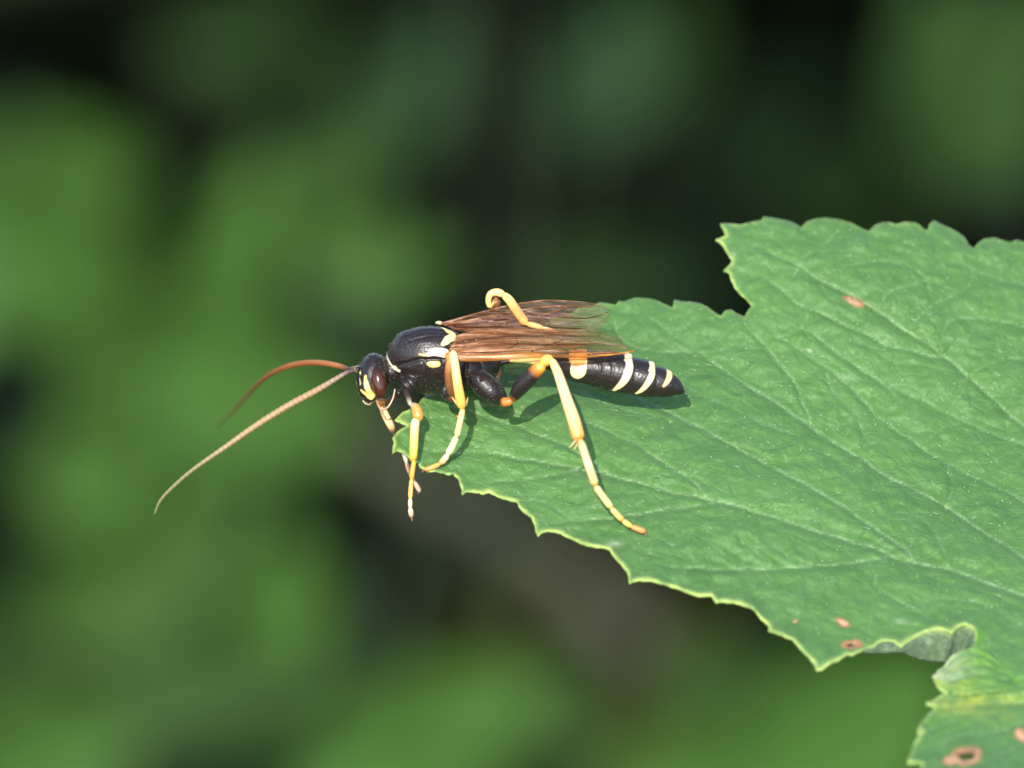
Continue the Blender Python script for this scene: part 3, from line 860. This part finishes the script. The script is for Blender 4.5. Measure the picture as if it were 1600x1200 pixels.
# ================================================================== the wasp
TILT = math.radians(38)                    # we look down on its back by this much
A_ = np.array([1.0, 0, 0])                 # head to tail
D_ = U_ * math.cos(TILT) + T_ * math.sin(TILT)   # dorsal
L_ = -U_ * math.sin(TILT) + T_ * math.cos(TILT)  # near flank
wasp_at = P(800, 600, -.15)
wasp = thing('wasp', 'black parasitic wasp with cream bands, amber wings and yellow legs on the leaf tip', 'wasp', tuple(wasp_at))
wasp.matrix_local = Matrix.Translation(Vector(wasp_at))
WB = Vector(wasp_at)

def wlink(name, me, mat): 
    me.transform(Matrix.Translation(-WB)); return link(name, me, mat, wasp)

BLACK = (.016, .011, .010); YEL = (.88, .72, .22); CREAM = (.92, .80, .46); ORG = (.72, .25, .035)
DKO = (.20, .06, .015); LEGY = (.84, .46, .10); PALE = (.88, .60, .25); TAN = (.55, .36, .20)

def loft(sections, seg=28):
    """sections: px, py, half height px (as seen), width ratio"""
    n = max(30, len(sections) * 5)
    q = catmull(sections, n)
    V, F = [], []
    for i in range(n):
        c = P(q[i, 0], q[i, 1], q[i, 4] if q.shape[1] > 4 else 0.0)
        h = max(q[i, 2], .5) / 400; wl = h * q[i, 3]
        # half height as seen mixes dorsal and lateral radius
        for k in range(seg):
            a = 2 * math.pi * k / seg
            V.append(c + D_ * math.cos(a) * h + L_ * math.sin(a) * wl)
    for i in range(n - 1):
        for k in range(seg):
            a = i*seg+k; b = i*seg+(k+1) % seg; F.append((a, b, b+seg, a+seg))
    V.append(P(q[0, 0], q[0, 1], q[0, 4] if q.shape[1] > 4 else 0)); V.append(P(q[-1, 0], q[-1, 1], q[-1, 4] if q.shape[1] > 4 else 0))
    for k in range(seg):
        F.append((len(V)-2, (k+1) % seg, k)); F.append((len(V)-1, (n-1)*seg+k, (n-1)*seg+(k+1) % seg))
    return V, F

def ellipsoid(c, ax, nu=20, nv=14):
    """c world point, ax three world semi-axis vectors"""
    V, F = [], []
    for i in range(nv + 1):
        th = math.pi * i / nv
        for k in range(nu):
            ph = 2 * math.pi * k / nu
            V.append(c + ax[2] * math.cos(th) + (ax[0] * math.cos(ph) + ax[1] * math.sin(ph)) * math.sin(th))
    for i in range(nv):
        for k in range(nu):
            a = i*nu+k; b = i*nu+(k+1) % nu; F.append((a, b, b+nu, a+nu))
    return V, F

parts = []
# thorax
parts.append(loft([(604,561,8,.8),(607,560,17,.85),(614,558,29,.85),(626,558,41,.85),(642,561,50,.84),(662,563,57,.82),(688,565,58,.82),(708,567,54,.82),(726,570,46,.84)]))
# scutellum and propodeum
parts.append(loft([(690,548,22,1.0),(706,545,25,1.0),(722,550,22,1.0),(732,556,14,1.0)]))
parts.append(loft([(715,571,40,.95),(735,573,38,.98),(752,574,32,1.0),(766,574,24,1.0),(776,572,15,1.0),(782,570,7,1.0)]))
parts.append(ellipsoid(P(686, 506, -.03), [A_ * .018, U_ * .012, T_ * .02]))
# neck
parts.append(loft([(596,583,14,1),(612,580,16,1),(628,576,22,1)]))
# petiole and gaster as overlapping rings
parts.append(loft([(770,568,7,1.1),(785,565,5.5,1.2),(805,562,5,1.3),(825,561,6,1.5),(840,562,9,1.5),(856,565,12,1.3),(870,568,15,1.15),(890,571,20,1.1)]))
parts.append(loft([(862,567,12,1.2),(875,569,18,1.1),(892,570.5,24,1.03),(910,572,27,1.02),(921,573,27,1.0)]))
parts.append(loft([(914,574,26,1),(935,577,30,1),(955,580,33,1),(974,583,33,1),(988,585,32,1)]))
parts.append(loft([(980,586,29.5,1),(1000,590,30,1),(1014,592,29,1),(1023,593,27,1)]))
parts.append(loft([(1016,595,24.5,1),(1032,597,24,1),(1044,599,21.5,1),(1051,600,19,1)]))
parts.append(loft([(1044,600,18.5,1),(1054,602,16,1),(1062,605,11.5,1),(1067,609,7,1),(1070,613,2.5,1)]))
# head: broad, seen from the side
hc = P(582, 589, 0)
parts.append(ellipsoid(hc, [A_ * .062, T_ * .088, (U_ * .97 + A_ * .05) * .098]))
parts.append(ellipsoid(P(588, 584, -.01), [A_ * .058, T_ * .085, U_ * .078]))
parts.append(ellipsoid(P(573, 606, .03), [A_ * .034, T_ * .055, U_ * .045]))          # lower face
parts.append(ellipsoid(P(578, 621, .035), [A_ * .026, T_ * .035, U_ * .020]))          # mouth
parts.append(ellipsoid(P(559, 577, .03), [A_ * .014, T_ * .035, U_ * .014]))          # antennal sockets
# hind coxae, mid and fore coxae
for s in (1, -1):
    z = .095 * s
    cx = P(762, 606, .03 + (z if s > 0 else z - .02))
    ax = A_ * .75 - U_ * .66; ax /= np.linalg.norm(ax); ay = A_ * .66 + U_ * .75; ay /= np.linalg.norm(ay)
    parts.append(ellipsoid(cx, [ax * .088, ay * .050, T_ * .052]))
    parts.append(ellipsoid(P(704, 611, .05 + .08 * s), [A_ * .038, U_ * .042, T_ * .04]))
    parts.append(ellipsoid(P(640, 600, .02 + .05 * s), [A_ * .036, U_ * .034, T_ * .032]))
V, F, off = [], [], 0
for v, f in parts:
    V += v; F += [tuple(i + off for i in q) for q in f]; off += len(v)
tmp = link('tmp', mesh('tmp', V, F))
bm = bmesh.new(); bm.from_mesh(tmp.data); bmesh.ops.recalc_face_normals(bm, faces=bm.faces); bm.to_mesh(tmp.data); bm.free()
rm = tmp.modifiers.new('r', 'REMESH'); rm.mode = 'VOXEL'; rm.voxel_size = .0038; rm.use_smooth_shade = True
sm = tmp.modifiers.new('s', 'SMOOTH'); sm.factor = .5; sm.iterations = 3
dg = bpy.context.evaluated_depsgraph_get(); dg.update()
body = bpy.data.meshes.new_from_object(tmp.evaluated_get(dg)); body.name = 'body'
bpy.data.objects.remove(tmp)
n = len(body.vertices); BV = np.empty(n * 3); body.vertices.foreach_get('co', BV); BV = BV.reshape(-1, 3)
bvh = BVHTree.FromPolygons([Vector(v) for v in BV], [tuple(p.vertices) for p in body.polygons])
def hit(px, py):
    q = P(px, py, 0); dr = Vector(q - CAM).normalized()
    h = bvh.ray_cast(Vector(CAM), dr)
    return None if h[0] is None else np.array(h[0])
O_ = P(800, 600, 0)
def mirror(p): return p - 2 * L_ * np.dot(p - O_ + L_ * np.dot(O_ - np.array(P(700, 570, 0)), L_), L_) if False else p - 2 * L_ * (np.dot(p, L_) - MID(p[0]))
_mx = np.array([P(x, y, 0)[0] for x, y in ((555, 588), (600, 580), (700, 566), (780, 568), (900, 571), (980, 584), (1070, 613))])
_ml = np.array([np.dot(P(x, y, 0), L_) for x, y in ((555, 588), (600, 580), (700, 566), (780, 568), (900, 571), (980, 584), (1070, 613))])
def MID(x): return float(np.interp(x, _mx, _ml))
cols = np.tile(np.array(BLACK), (n, 1))
def paint(path, rad, col, mir=True, soft=1.2, step=1.5, relief=0.0):
    """path rows px,py(,radius)"""
    global cols
    q = np.array(path, float)
    if len(q) > 1: q = resample([tuple(r) for r in q], step)
    pts = []; rr = []
    for row in q:
        h = hit(row[0], row[1])
        if h is None: continue
        r_ = (row[2] if len(row) > 2 else rad) / 400
        pts.append(h); rr.append(r_)
        if mir: pts.append(mirror(h)); rr.append(r_)
    if not pts: return
    pts = np.array(pts); rr = np.array(rr); s = soft / 400
    lo = pts.min(0) - .06; hi = pts.max(0) + .06
    sel = np.where(np.all((BV > lo) & (BV < hi), axis=1))[0]
    for a in range(0, len(sel), 3000):
        ix = sel[a:a+3000]
        dd = np.linalg.norm(BV[ix][:, None] - pts[None], axis=2) - rr[None]
        f = np.clip(-dd.min(1) / s + .5, 0, 1)[:, None]
        cols[ix] = cols[ix] * (1 - f) + np.array(col) * f
def carve(path, rad, depth):
    q = resample(path, 1.5); pts = []
    for row in q:
        h = hit(row[0], row[1])
        if h is not None: pts += [h, mirror(h)]
    pts = np.array(pts)
    lo = pts.min(0) - .06; hi = pts.max(0) + .06
    sel = np.where(np.all((BV > lo) & (BV < hi), axis=1))[0]
    for a in range(0, len(sel), 3000):
        ix = sel[a:a+3000]
        dd = np.linalg.norm(BV[ix][:, None] - pts[None], axis=2).min(1)
        BV2[ix] -= NV[ix] * (depth / 400 * np.exp(-(dd * 400 / rad) ** 2))[:, None]
NV = np.empty(n * 3); body.vertices.foreach_get('normal', NV); NV = NV.reshape(-1, 3); BV2 = BV.copy()
carve([(613,574),(626,570),(642,566),(656,562),(672,562),(700,562)], 3.0, 3.5)      # below the shield of the back
carve([(624,580),(632,592),(640,604),(648,612)], 2.6, 3)
carve([(664,566),(668,580),(666,596),(660,612)], 2.6, 3)
carve([(692,566),(697,580),(697,598),(694,614)], 2.6, 3)
carve([(716,530),(722,545),(728,562),(728,580),(722,600)], 3, 4)
carve([(748,560),(754,575),(752,592)], 2.5, 2.5)
carve([(640,532),(665,526),(692,524)], 2.4, 1.2)
carve([(700,540),(712,548),(718,556)], 2.4, 3)
for k, (a, b, c_) in enumerate([((930,549),(938,575),(926,603)), ((950,551),(958,578),(944,608))]):
    carve([a, b, c_], 3.0, 1.2)
BV2 += NV * (np.array([noise.noise(Vector(v * 22)) for v in BV]) * .0022 * (BV[:, 0] > P(725, 570)[0]) * (BV[:, 0] < P(800, 570)[0]))[:, None]
body.vertices.foreach_set('co', BV2.ravel()); body.update()
# gaster bands
paint([(905, 552, 11), (905, 562, 12), (904, 574, 12.5), (903, 580, 12), (901, 585, 9)], 11, CREAM)
paint([(903, 544, 14), (903, 550, 14)], 13, (.80, .42, .10))
paint([(980,555,4.5),(983,562,5.6),(984,572,6.2),(981,583,6.2),(975,595,5.6),(967,604,4.4),(959,610,2.8)], 7, CREAM)
paint([(1017,566,3.6),(1020,571,4.8),(1020,581,5),(1016,592,4.8),(1009,603,4.2),(1001,611,3.2),(994,615,2)], 6, (.92, .82, .42))
paint([(1042,576,3),(1046,580,4.5),(1046,588,4.5),(1042,597,3.5),(1037,603,2)], 4, (.88, .70, .30))
# yellow tip of the petiole
paint([(800,562,4),(818,562,6),(835,562,8),(846,564,7)], 7, (.90, .74, .30))
# collar line and thoracic spots
paint([(640,509,1.5),(626,515,2),(613,527,2.4),(606,541,2.6),(604,553,2.6),(608,565,2.6),(614,574,3),(622,579,3)], 2.5, (.80, .76, .55))
paint([(655,553.5,1.2),(664,555,1.8)], 1.6, YEL)
paint([(669,554,3),(677,550,5.5),(686,550,6.5),(695,552,7)], 7, (.95, .80, .62))
paint([(670,569,3.5),(677,569.5,5),(684,569,4)], 5, YEL)
paint([(692,512,3),(698,515,5.5),(705,520,6.5),(709,523,5)], 6, (.93, .84, .38))
paint([(681,502.5,3),(688,503,4)], 4, (.93, .84, .38), mir=False)
# face
paint([(571,588,2),(571.5,597,3.6),(574,606,4),(579,614,3.6),(584,619,3)], 4, YEL, step=1)
paint([(564,610,1.8),(570,615,2.8),(577,620,3),(581,623,2.4)], 3, YEL, step=1)
paint([(558,572,2),(561,563,2.2),(566,556,1.5)], 2, (.85, .78, .42), step=1)
paint([(563,583,2.4)], 2.5, (.8, .74, .35))
paint([(562,592,1.5),(563,600,2)], 2, (.75, .65, .35), step=1)
paint([(589,632,3),(594,628,2)], 3, (.45, .2, .06))
# chestnut sheen painted into the flank colour
paint([(737,565,9),(757,562,9)], 9, (.022, .014, .016))
setcol(body, cols)
wlink('body', body, M_body)
# short pale hairs on the flanks
def body_hairs():
    r = np.random.default_rng(5); V, F = [], []; k = 0
    idx = r.choice(n, 1500, replace=False)
    for i in idx:
        p = BV2[i]; 
        if p[0] > P(775, 570)[0] and r.random() < .75: continue
        if cols[i].sum() > .3: continue
        d_ = NV[i] + A_ * .7 + r.normal(0, .25, 3); d_ /= np.linalg.norm(d_)
        L = r.uniform(.006, .014); a = np.cross(d_, NV[i]); a /= np.linalg.norm(a) + 1e-9; b = np.cross(a, d_)
        V += [p - a * .0004, p + a * .0004, p + b * .0005, p + d_ * L]; F += [(k, k+1, k+3), (k+1, k+2, k+3), (k+2, k, k+3)]; k += 4
    me = mesh('body_hairs', V, F)
    m = NT('pale_body_hair'); b = m.n('ShaderNodeBsdfPrincipled'); b.inputs['Base Color'].default_value = (.5, .45, .4, 1); m.set(b, Roughness=.5)
    m.l(b.outputs[0], m.out.inputs[0])
    wlink('body_hairs', me, m.m)['kind'] = 'stuff'
body_hairs()

# eyes
for s in (1, -1):
    c = P(592, 598, .074) if s > 0 else P(590, 590, -.075)
    V, F = ellipsoid(c, [A_ * .032, T_ * .034 * s, (U_ * .985 - A_ * .12) * .064], 28, 20)
    me = mesh('compound_eye', V, F); bm = bmesh.new(); bm.from_mesh(me); bmesh.ops.recalc_face_normals(bm, faces=bm.faces); bm.to_mesh(me); bm.free()
    wlink('compound_eye', me, M_eye)

def ring(nseg, depth=.12):
    return lambda t: 1 - depth * (0.5 + .5 * np.cos(t * nseg * 2 * math.pi)) ** 3

def wtube(name, pts, mat, n=40, seg=12, cols=None, mod=None):
    o = tube_px(name, pts, mat, None, n, seg, cols, mod)
    o.data.transform(Matrix.Translation(-WB)); o.parent = wasp
    return o
# antennae
wtube('antenna', [(562,579,.03,3.5),(555,578,.05,5),(548,580,.06,3.4),(540,583,.07,3.6),(500,607,.10,5.2),(450,634,.13,5.7),(400,665,.14,5.3),(350,700,.13,4.5),(300,735,.10,3.4),(268,763,.06,3.0),(250,783,.03,2.5),(242,802,.0,1.8)],
      M_ant, 420, 10, [(0, (.5, .4, .15)), (.03, (.05, .03, .03)), (.08, (.28, .20, .15)), (.2, (.36, .24, .12)), (.5, (.33, .245, .11)), (.75, (.25, .22, .10)), (1, (.19, .21, .09))], ring(48, .14))
wtube('antenna', [(560,575,-.02,3.5),(553,576,-.04,4.5),(546,577,-.08,3.6),(530,572,-.15,4.6),(500,567,-.3,4.9),(470,568,-.5,4.8),(440,576,-.7,4.4),(412,592,-.95,3.8),(388,616,-1.25,2.8),(362,645,-1.6,1.9),(338,668,-1.9,1.2)],
      M_ant, 360, 10, [(0, (.3, .2, .08)), (.05, (.06, .03, .02)), (.12, (.42, .15, .04)), (.4, (.40, .13, .03)), (.7, (.22, .09, .03)), (1, (.14, .08, .03))], ring(44, .16))
# palps and mandible
wtube('palp', [(588,625,.05,2.2),(596,640,.07,2.0),(606,636,.06,1.6),(614,622,.05,1.4),(617,608,.03,1.2)], M_leg, 30, 8, [(0, (.3, .14, .05)), (.4, TAN), (1, (.6, .5, .4))])
wtube('palp', [(580,628,.04,1.8),(578,632,.05,1.5),(572,631,.05,1.4),(567,626,.05,1.2)], M_leg, 24, 8, [(0, (.25, .15, .08)), (1, (.5, .42, .3))])

# ---- legs --------------------------------------------------------------
def leg_mesh(segments, label=None):
    """segments: list of (control rows px,py,d,r ; colour stops); consecutive segments share one skin"""
    V, F, K, off = [], [], [], 0
    rows, cc = [], []
    for pts, cs in segments:
        L = sum(math.dist(pts[i][:2], pts[i+1][:2]) for i in range(len(pts)-1))
        n = max(8, int(L / 2.2))
        q = catmull(pts, n); t = np.linspace(0, 1, n); ks = [k for k, _ in cs]
        col = np.stack([np.interp(t, ks, [v[j] for _, v in cs]) for j in range(3)], 1)
        # rounded ends so the joints read as joints
        e = 1 - .38 * np.exp(-np.minimum(t, 1 - t) * L / 1.8)
        q[:, 3] *= e
        rows.append(q); cc.append(col)
    q = np.vstack(rows); col = np.vstack(cc)
    # drop coincident centres
    c = Pn(q[:, 0], q[:, 1], q[:, 2])
    keep = np.concatenate([[True], np.linalg.norm(np.diff(c, axis=0), axis=1) > .0015])
    c, q, col = c[keep], q[keep], col[keep]
    V, F = tube_arrays(c, np.maximum(q[:, 3], .6) / 400, 12)
    me = mesh('leg', V, F)
    cv = np.repeat(col, 12, 0); setcol(me, np.vstack([cv, col[0], col[-1]]))
    o = wlink('leg', me, M_leg)
    return o

def spur(leg, a, b, r=1.6, col=TAN):
    pts = [(a[0], a[1], a[2], r), ((a[0]+b[0])/2, (a[1]+b[1])/2, (a[2]+b[2])/2, r*.8), (b[0], b[1], b[2], r*.35)]
    o = tube_px('tibial_spur', pts, M_leg, None, 8, 6, [(0, col), (1, PALE)])
    o.data.transform(Matrix.Translation(-WB)); o.parent = leg
def claw(leg, px, py, d, dx=3, dy=4):
    for k in (-1, 1):
        o = tube_px('claw', [(px, py, d, 1.5), (px + dx * .6, py + dy * .4, d + .004 * k, 1.2), (px + dx, py + dy, d + .010 * k, .5)], M_leg, None, 8, 6, [(0, DKO), (1, (.3, .2, .15))])
        o.data.transform(Matrix.Translation(-WB)); o.parent = leg

def ld(x, y, r): return leaf_d(x, y) + r / 400 * .9 + .004

# near hind leg
fd = ld(1006, 830, 4)
L1 = leg_mesh([
    ([(783,628,.19,9),(792,628,.20,7),(799,626,.21,7.5)], [(0, BLACK), (.5, ORG), (1, (.6, .22, .03))]),
    ([(800,625,.21,7),(812,607,.235,12),(826,592,.26,12.5),(838,579,.28,11),(848,570,.295,9.5)], [(0, (.45, .16, .03)), (.12, BLACK), (.72, BLACK), (.86, (.55, .20, .02)), (1, (.85, .45, .06))]),
    ([(848,569,.295,9),(855,562,.30,8.5),(863,563,.31,7)], [(0, (.85, .45, .06)), (1, (.95, .62, .12))]),
    ([(862,562,.31,6),(872,584,.335,7.5),(884,620,.37,8.8),(896,655,.40,10.3),(905,687,.42,10.5)], [(0, (.88, .58, .24)), (.3, (.90, .66, .34)), (.75, (.88, .60, .26)), (.95, (.82, .42, .10)), (1, ORG)]),
    ([(908,691,.42,6.5),(918,722,fd+.09,6.4),(930,757,fd+.05,6.8)], [(0, (.9, .6, .25)), (.15, (.90, .72, .38)), (.85, (.90, .70, .34)), (1, (.8, .42, .12))]),
    ([(931,760,fd+.045,5.5),(942,776,fd+.02,5.4),(955,793,fd+.01,5.6)], [(0, (.90, .70, .34)), (.85, (.90, .66, .28)), (1, (.8, .42, .12))]),
    ([(956,795,fd+.01,4.8),(964,804,fd,4.8),(973,813,fd,5)], [(0, PALE), (.8, LEGY), (1, ORG)]),
    ([(974,814,fd,4.4),(981,819,fd,4.4),(986,822,fd,4.6)], [(0, (.95, .6, .15)), (1, (.9, .45, .08))]),
    ([(987,823,fd,4.0),(998,827,fd,4.6),(1008,831,fd,4.6)], [(0, (.85, .35, .08)), (1, (.7, .25, .08))]),
])
spur(L1, (900,688,.43), (890,699,.43)); spur(L1, (904,690,.42), (897,703,.41)); claw(L1, 1008, 832, fd, 2, 5)
# near middle leg
fm = ld(672, 733, 3)
L2 = leg_mesh([
    ([(703,618,.12,9),(706,622,.15,7),(708,618,.17,6)], [(0, BLACK), (1, DKO)]),
    ([(707,618,.17,6),(703,600,.185,7.5),(702,580,.20,7.5),(705,560,.215,6.5),(708,551,.225,6)], [(0, (.16, .06, .02)), (.5, (.26, .10, .025)), (1, (.80, .42, .12))]),
    ([(708,550,.228,6),(711,570,.25,6.6),(715,600,.26,7.4),(719,622,.25,8),(722,637,.24,7.6)], [(0, (.92, .76, .38)), (.35, (.90, .68, .26)), (.75, (.86, .56, .10)), (1, (.80, .44, .08))]),
    ([(723,639,.235,4.6),(719,658,fm+.10,4.6),(714,681,fm+.07,5.4)], [(0, (.9, .7, .25)), (1, (.85, .66, .4))]),
    ([(713,682,fm+.065,5),(708,695,fm+.045,5.4),(700,709,fm+.03,5.8)], [(0, (.88, .72, .45)), (1, (.9, .74, .5))]),
    ([(699,711,fm+.03,5),(694,718,fm+.02,5),(688,724,fm+.01,5)], [(0, (.9, .74, .5)), (1, (.8, .45, .15))]),
    ([(687,725,fm+.01,4),(676,730,fm,4),(664,734,fm,4)], [(0, (.8, .4, .1)), (1, (.72, .33, .08))]),
])
spur(L2, (714,632,.25), (706,618+2,.25)); spur(L2, (728,634,.23), (731,621,.22)); claw(L2, 663, 735, fm, -4, 3)
# near fore leg: its tarsus hangs over the tip
L3 = leg_mesh([
    ([(634,610,.10,7),(638,622,.14,4.5),(642,634,.16,3.6)], [(0, BLACK), (.5,(.05,.03,.02)), (1, (.55, .5, .36))]),
    ([(644,632,.15,5),(650,638,.17,7.5),(653,650,.18,9),(651,657,.18,8)], [(0, (.6, .45, .25)), (.4, (.72, .34, .08)), (1, (.66, .30, .05))]),
    ([(650,654,.185,6.5),(648,668,.19,7),(647,690,.195,6.8),(646,710,.2,6.4),(646,719,.2,6)], [(0, CREAM), (.3, PALE), (.7, (.88, .66, .10)), (1, (.7, .45, .05))]),
    ([(647,720,.2,3.8),(645,733,.2,3.8),(643,748,.2,4)], [(0, (.8, .45, .05)), (1, (.75, .38, .05))]),
    ([(643,749,.2,3.4),(642,762,.2,3.5),(641,778,.2,3.8)], [(0, (.85, .5, .1)), (1, (.85, .55, .15))]),
    ([(641,779,.2,3.4),(641,786,.2,3.6),(641,792,.2,3.8)], [(0, (.85, .6, .3)), (1, (.9, .7, .5))]),
    ([(641,793,.2,3.4),(642,801,.2,4.2),(643,808,.2,3.6)], [(0, (.9, .7, .5)), (1, (.55, .35, .2))]),
])
claw(L3, 643, 809, .2, 1, 5)
# far fore leg
L4 = leg_mesh([
    ([(625,612,-.04,7),(615,622,-.07,4),(604,628,-.09,4)], [(0, BLACK), (1, DKO)]),
    ([(604,628,-.09,4.5),(594,628,-.1,5),(596,634,-.1,5.2)], [(0, ORG), (1, (.75, .4, .15))]),
    ([(596,633,-.1,5),(602,648,-.1,6),(611,666,-.1,6),(615,675,-.16,4.5)], [(0, (.85, .5, .25)), (.4, (.92, .7, .35)), (1, (.8, .5, .3))]),
    ([(616,676,-.18,3.4),(628,698,-.34,3.4),(635,722,-.34,3.6)], [(0, (.85, .6, .45)), (1, (.8, .55, .4))]),
    ([(635,723,-.34,3.2),(641,740,-.34,3.4),(647,752,-.34,3.6)], [(0, (.75, .45, .3)), (1, (.7, .4, .25))]),
    ([(648,753,-.34,3.2),(652,761,-.34,3.8),(656,768,-.34,3.4)], [(0, (.7, .42, .28)), (1, (.7, .5, .4))]),
])
claw(L4, 656, 768, -.34, -3, 4)
# far middle leg, mostly hidden behind the near one: its foot reaches the margin
L5 = leg_mesh([
    ([(706,606,.0,8),(704,618,-.06,6)], [(0, BLACK), (1, DKO)]),
    ([(704,618,-.06,6),(700,610,-.16,6),(698,600,-.26,6)], [(0, DKO), (1, ORG)]),
    ([(698,600,-.22,5),(702,614,-.2,5),(707,630,-.18,5)], [(0, PALE), (1, LEGY)]),
    ([(708,632,-.18,3.6),(712,642,-.17,3.6),(716,652,ld(716,652,3),3.2)], [(0, (.9, .7, .4)), (1, ORG)]),
])
claw(L5, 716, 652, ld(716,652,3), 2, 3)
# far hind leg: knee up behind the wings
fh = ld(850, 515, 3)
L6 = leg_mesh([
    ([(770,600,-.12,8),(776,590,-.18,7)], [(0, BLACK), (1, ORG)]),
    ([(776,590,-.18,7),(774,550,-.24,11),(772,520,-.22,11),(773,492,-.16,9),(775,474,-.12,7.5),(776,466,-.115,6)], [(0, ORG), (.12, BLACK), (.85, (.05, .03, .03)), (1, (.3, .12, .03))]),
    ([(766,482,-.10,4),(763,470,-.10,4.6),(766,460,-.10,5.4),(776,456.5,-.10,6.2),(787,460.5,-.10,6.5)], [(0, (.9, .6, .2)), (.4, (.87, .58, .20)), (1, (.88, .62, .24))]),
    ([(787,460.5,-.10,6.5),(796,469,-.08,7),(804,481,-.05,7.4),(814,495,.0,7.4),(822,505,.035,7)], [(0, (.88, .62, .24)), (.3, (.87, .58, .20)), (.6, (.80, .40, .11)), (1, (.78, .36, .09))]),
    ([(824,506,.04,5),(836,509,.05,4.6),(848,512.5,.045,4)], [(0, (.82, .40, .10)), (1, (.82, .5, .2))]),
    ([(849,513,.045,3.8),(860,516,.03,3.4),(872,520,.0,3)], [(0, (.88, .6, .3)), (1, (.7, .33, .1))]),
])

# ---- wings -------------------------------------------------------------
def wing(name, lead, rear, dens, tint0, tint1, wav=.006, nu=110, nv=34, seed=0, veins=(), costa=3.2, label=None, costacol=(.90, .42, .08)):
    """lead / rear: control rows px,py,d of the two margins from base to tip"""
    a = catmull(lead, nu); b = catmull(rear, nu)
    V = []; D = []; T = []
    for i in range(nu):
        t = i / (nu - 1)
        for k in range(nv):
            s = k / (nv - 1)
            p = a[i] * (1 - s) + b[i] * s
            env = min(1, 4 * s * (1 - s) + .15) * min(1, t * 5 + .1)
            dd = p[2] + wav * env * math.sin(s * 21 + seed + 1.2 * math.sin(t * 4 + seed)) + wav * .5 * env * math.sin(s * 47 + t * 3 + seed * 2) + .03 * math.sin(s * math.pi) * env
            V.append(P(p[0], p[1], dd))
            D.append(np.interp(t, [0, .45, .75, 1], dens)); T.append([tint0[j] * (1 - t) + tint1[j] * t for j in range(3)])
    F = [(i*nv+k, i*nv+k+1, (i+1)*nv+k+1, (i+1)*nv+k) for i in range(nu-1) for k in range(nv-1)]
    G = np.array(V).reshape(nu, nv, 3)
    V = list(V); D = list(D); T = list(T)
    def addtube(c, r, col, seg=6):
        v, f = tube_arrays(np.array(c), r, seg); o_ = len(V)
        V.extend(v); F.extend([tuple(i + o_ for i in q) for q in f]); D.extend([1.0] * len(v)); T.extend([col] * len(v))
    # veins lie in the membrane: rows (t0,s0)...(t1,s1)
    for vpath, rad, col in veins:
        q = catmull(vpath, 40)
        c = []
        for t, s in q:
            fi = np.clip(t, 0, 1) * (nu - 1); i = int(min(fi, nu - 2)); u = fi - i
            fk = np.clip(s, 0, 1) * (nv - 1); k = int(min(fk, nv - 2)); v = fk - k
            c.append((G[i, k] * (1-u) + G[i+1, k] * u) * (1-v) + (G[i, k+1] * (1-u) + G[i+1, k+1] * u) * v + T_ * .001)
        addtube(c, np.linspace(rad, rad * .55, 40) / 400, col)
    cr = np.interp(np.linspace(0, 1, nu), [0, .1, .4, .55, .7, 1], [costa * 1.1, costa * 1.15, costa, costa * .7, costa * .4, costa * .2]) / 400
    addtube(G[:, 0] + T_ * .002, cr, costacol, 8)
    me = mesh(name, V, F)
    setf(me, 'membrane', D); setcol(me, np.array(T))
    o = wlink(name, me, M_wing)
    if label: o['label'] = label
    return o
BR = (.14, .045, .018); AM = (.60, .26, .08)
VF = [([(0, .25), (.3, .22), (.6, .18), (.9, .12)], 1.6, AM), ([(0, .4), (.25, .45), (.5, .42), (.75, .5), (.97, .55)], 1.3, BR),
      ([(.02, .6), (.3, .72), (.55, .75), (.8, .82)], 1.2, BR), ([(.45, .12), (.5, .3), (.55, .44)], 1.1, BR), ([(.55, .44), (.66, .3), (.78, .08)], 1.1, AM),
      ([(.3, .24), (.36, .45), (.34, .7)], 1.0, BR), ([(.55, .44), (.6, .62), (.58, .76)], 1.0, BR), ([(.05, .8), (.3, .9), (.6, .93)], 1.0, AM)]
wing('fore_wing', [(697,556,.19),(730,559.5,.20),(780,558,.20),(820,555,.20),(850,555,.195),(885,557,.185),(920,557,.165),(955,554,.15),(975,551.5,.14),(990,548,.13)],
     [(713,524,.16),(740,517,.14),(790,514,.11),(840,515,.09),(880,515,.07),(915,517,.06),(945,520,.07),(970,531,.09),(988,546,.12)],
     [.80, .58, .42, .24], (.85, .36, .13), (.40, .28, .14), seed=1, veins=VF, costa=5.4, label='near fore wing with orange leading edge')
wing('fore_wing', [(690,506,.06),(715,499,.03),(750,489,-.02),(785,480,-.06),(815,474,-.09),(850,469.5,-.12),(890,470.5,-.14),(925,474,-.15),(952,482,-.14)],
     [(706,513,.10),(730,518,.07),(780,521,.04),(830,523,.02),(870,524,.0),(905,524,-.02),(930,519,-.05),(948,505,-.09),(956,487,-.13)],
     [.75, .62, .52, .22], (.56, .31, .19), (.42, .32, .25), seed=4, veins=VF, costa=2.0, label='far fore wing held over the far flank', costacol=(.55, .30, .16))
wing('hind_wing', [(706,548,.14),(760,548,.13),(820,545,.12),(870,543,.11),(905,541,.10),(930,536,.09)],
     [(712,526,.12),(750,515,.10),(800,513,.07),(850,513,.05),(895,516,.04),(928,533,.08)],
     [.65, .5, .36, .15], (.48, .17, .07), (.3, .18, .08), seed=7, veins=VF[:4], costa=1.6, label='near hind wing under the fore wing', costacol=(.5, .2, .05))
wing('hind_wing', [(704,508,.05),(750,500,.0),(800,492,-.05),(850,488,-.08),(890,490,-.1),(912,498,-.1)],
     [(706,516,.08),(750,522,.04),(800,526,.0),(850,528,-.03),(885,523,-.06),(910,503,-.09)],
     [.55, .45, .36, .15], (.40, .18, .09), (.3, .2, .1), seed=9, veins=VF[:3], costa=1.4, label='far hind wing under the far fore wing', costacol=(.45, .2, .08))
